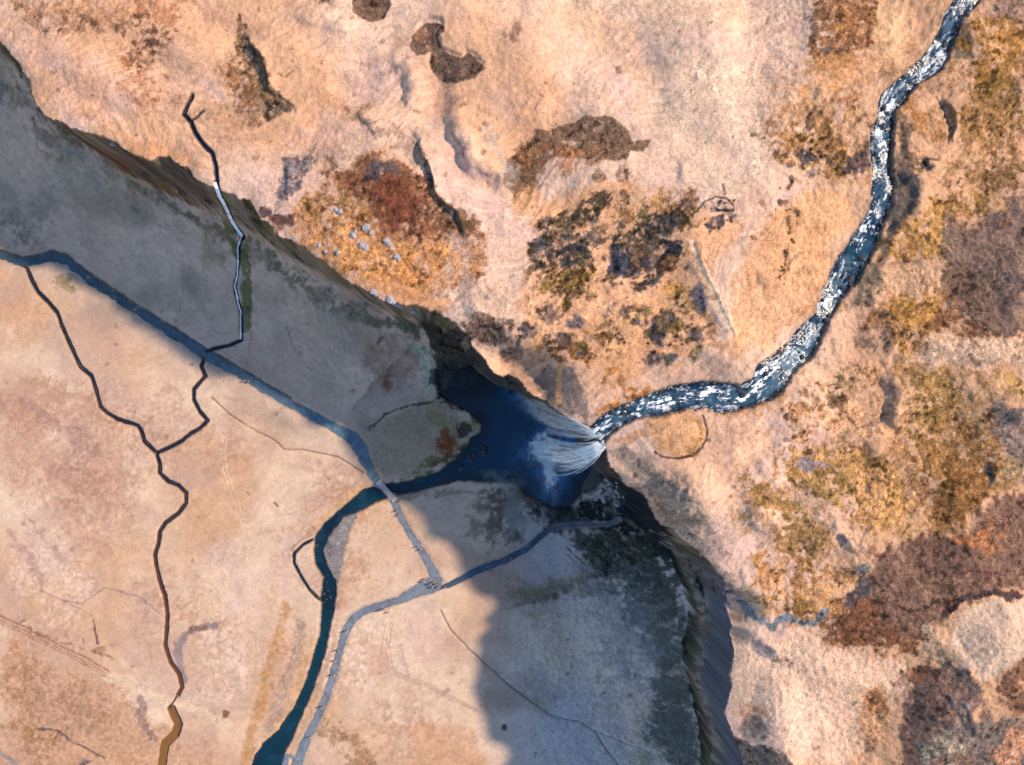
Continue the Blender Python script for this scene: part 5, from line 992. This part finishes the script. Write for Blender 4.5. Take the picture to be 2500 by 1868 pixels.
def person(px, py, pose, face, jc, tc_, hc, label, group=None, h=1.0):
    x, y, z = hit(px, py); e = bpy.data.objects.new('person', None); COL.objects.link(e); e.location = (x[0], y[0], z[0]+.08); e.rotation_euler[2] = math.radians(face); e.scale = (h, h, h)
    tag(e, label, 'person', group); me = BM[pose].copy(); me.materials.clear()
    for m in (M_skin, cloth(jc), cloth(tc_), M_shoe): me.materials.append(m)
    b_ = bpy.data.objects.new('body', me); COL.objects.link(b_); b_.parent = e
    bm = bmesh.new(); bmesh.ops.create_icosphere(bm, subdivisions=2, radius=.118)
    for v in list(bm.verts):
        if v.co.z < -.03 and v.co.x > -.02: bm.verts.remove(v)
    for v in bm.verts: v.co = Vector((v.co.x*1.05+.008, v.co.y*.95, v.co.z+1.70))
    hm = bpy.data.meshes.new('hair'); bm.to_mesh(hm); bm.free(); o = new_obj('hair', hm, [simple('hair', hc, .8)], e)
WH=(.75,.75,.76); RD=(.55,.04,.03); BU=(.05,.14,.45); BK=(.03,.03,.035); YL=(.75,.5,.05); GN_=(.08,.25,.1); TQ=(.05,.4,.45); GR=(.25,.25,.27); PK=(.6,.2,.3); OR=(.7,.22,.03); H1=(.05,.03,.02); H2=(.25,.14,.06); H3=(.03,.03,.03)
GP='visitors gathered on the gravel landing'
PPL=[(845,1540,'walk',75,WH,BK,H1,'person in a white jacket and dark trousers walking at the path bend'),
(850,1537,'walk',80,TQ,BU,H2,'person in a turquoise jacket beside the white-jacketed walker at the path bend'),
(829,1585,'walk',-105,BK,GR,H1,'person in a black jacket walking alone on the riverside path, second group below the bend'),
(825,1586,'walk',-100,RD,BK,H3,'person in a red jacket close beside a black-jacketed walker on the riverside path'),
(821,1611,'stand',60,BK,BU,H2,'person in black with blue trousers standing on the riverside path'),
(811,1647,'walk',70,BU,BK,H1,'person in a blue jacket walking the middle of the long straight path beside the river'),
(817,1646,'walk',72,YL,GR,H1,'person in a yellow jacket walking the middle of the long straight path'),
(792,1722,'walk',-115,WH,BU,H3,'person in a white jacket and blue trousers low on the riverside path'),
(786,1724,'walk',-110,OR,BK,H1,'person in an orange jacket low on the riverside path'),
(760,1797,'walk',65,PK,GR,H2,'person in a pink jacket walking near the bottom of the riverside path'),
(932,1488,'stand',10,WH,GR,H1,'person in a white jacket standing on the path left of the gravel landing'),
(941,1485,'walk',20,BK,BK,H3,'person all in black on the path left of the gravel landing'),
(952,1493,'stand',190,GR,BU,H2,'person in a grey jacket at the lower edge of the path left of the landing'),
(1036,1417,'photo',40,BK,BU,H1,'person in a black jacket taking a photo at the landing\'s left corner',),
(1041,1412,'stand',50,RD,GR,H3,'person in a red jacket standing near the landing\'s upper left corner'),
(1052,1424,'photo',45,WH,BK,H1,'person in a white jacket taking a photo in the middle of the gravel landing'),
(1057,1432,'stand',20,TQ,GR,H2,'person in a turquoise jacket standing in the middle of the gravel landing'),
(1062,1419,'stand',60,BU,BK,H1,'person in a blue jacket standing on the upper side of the gravel landing'),
(1068,1424,'stand',150,YL,BU,H3,'person in a yellow jacket standing on the right part of the gravel landing'),
(1072,1432,'walk',35,BK,GR,H1,'person in a black jacket and grey trousers walking off the landing toward the falls'),
(1088,1433,'walk',30,WH,BU,H2,'person in a white jacket stepping onto the narrow wet path to the falls'),
(1248,1362,'walk',205,WH,GR,H1,'person in a white jacket walking in the shade on the wet path to the falls'),
(1512,1286,'stand',160,WH,BK,H1,'person in a white raincoat at the far end of the wet path'),
(970,1246,'walk',-60,BU,BK,H1,'person in a blue jacket on the path just south of the footbridge'),
(976,1256,'walk',-60,BK,GR,H3,'person in a black jacket on the path a few steps below the footbridge'),
(1022,1334,'walk',120,BK,BU,H2,'person in a black jacket halfway between the footbridge and the landing'),
(1028,1341,'walk',118,GR,BK,H1,'person in a grey jacket halfway between the footbridge and the landing'),
(221,678,'stand',-30,WH,BU,H1,'person in a white jacket standing on the shaded dark path at the far left'),
(334,756,'walk',-35,WH,GR,H3,'person in a white jacket walking along the middle of the shaded straight path'),
(601,930,'walk',145,WH,BK,H1,'person in a white jacket on the shaded path right of the brook junction'),
(610,932,'walk',145,BK,GR,H2,'person in a black jacket on the shaded path right of the brook junction')]
for p in PPL: person(*p, group=GP if 1030 < p[0] < 1080 and p[1] > 1400 else 'visitors walking the paths', h=.93+.12*rng.rand())
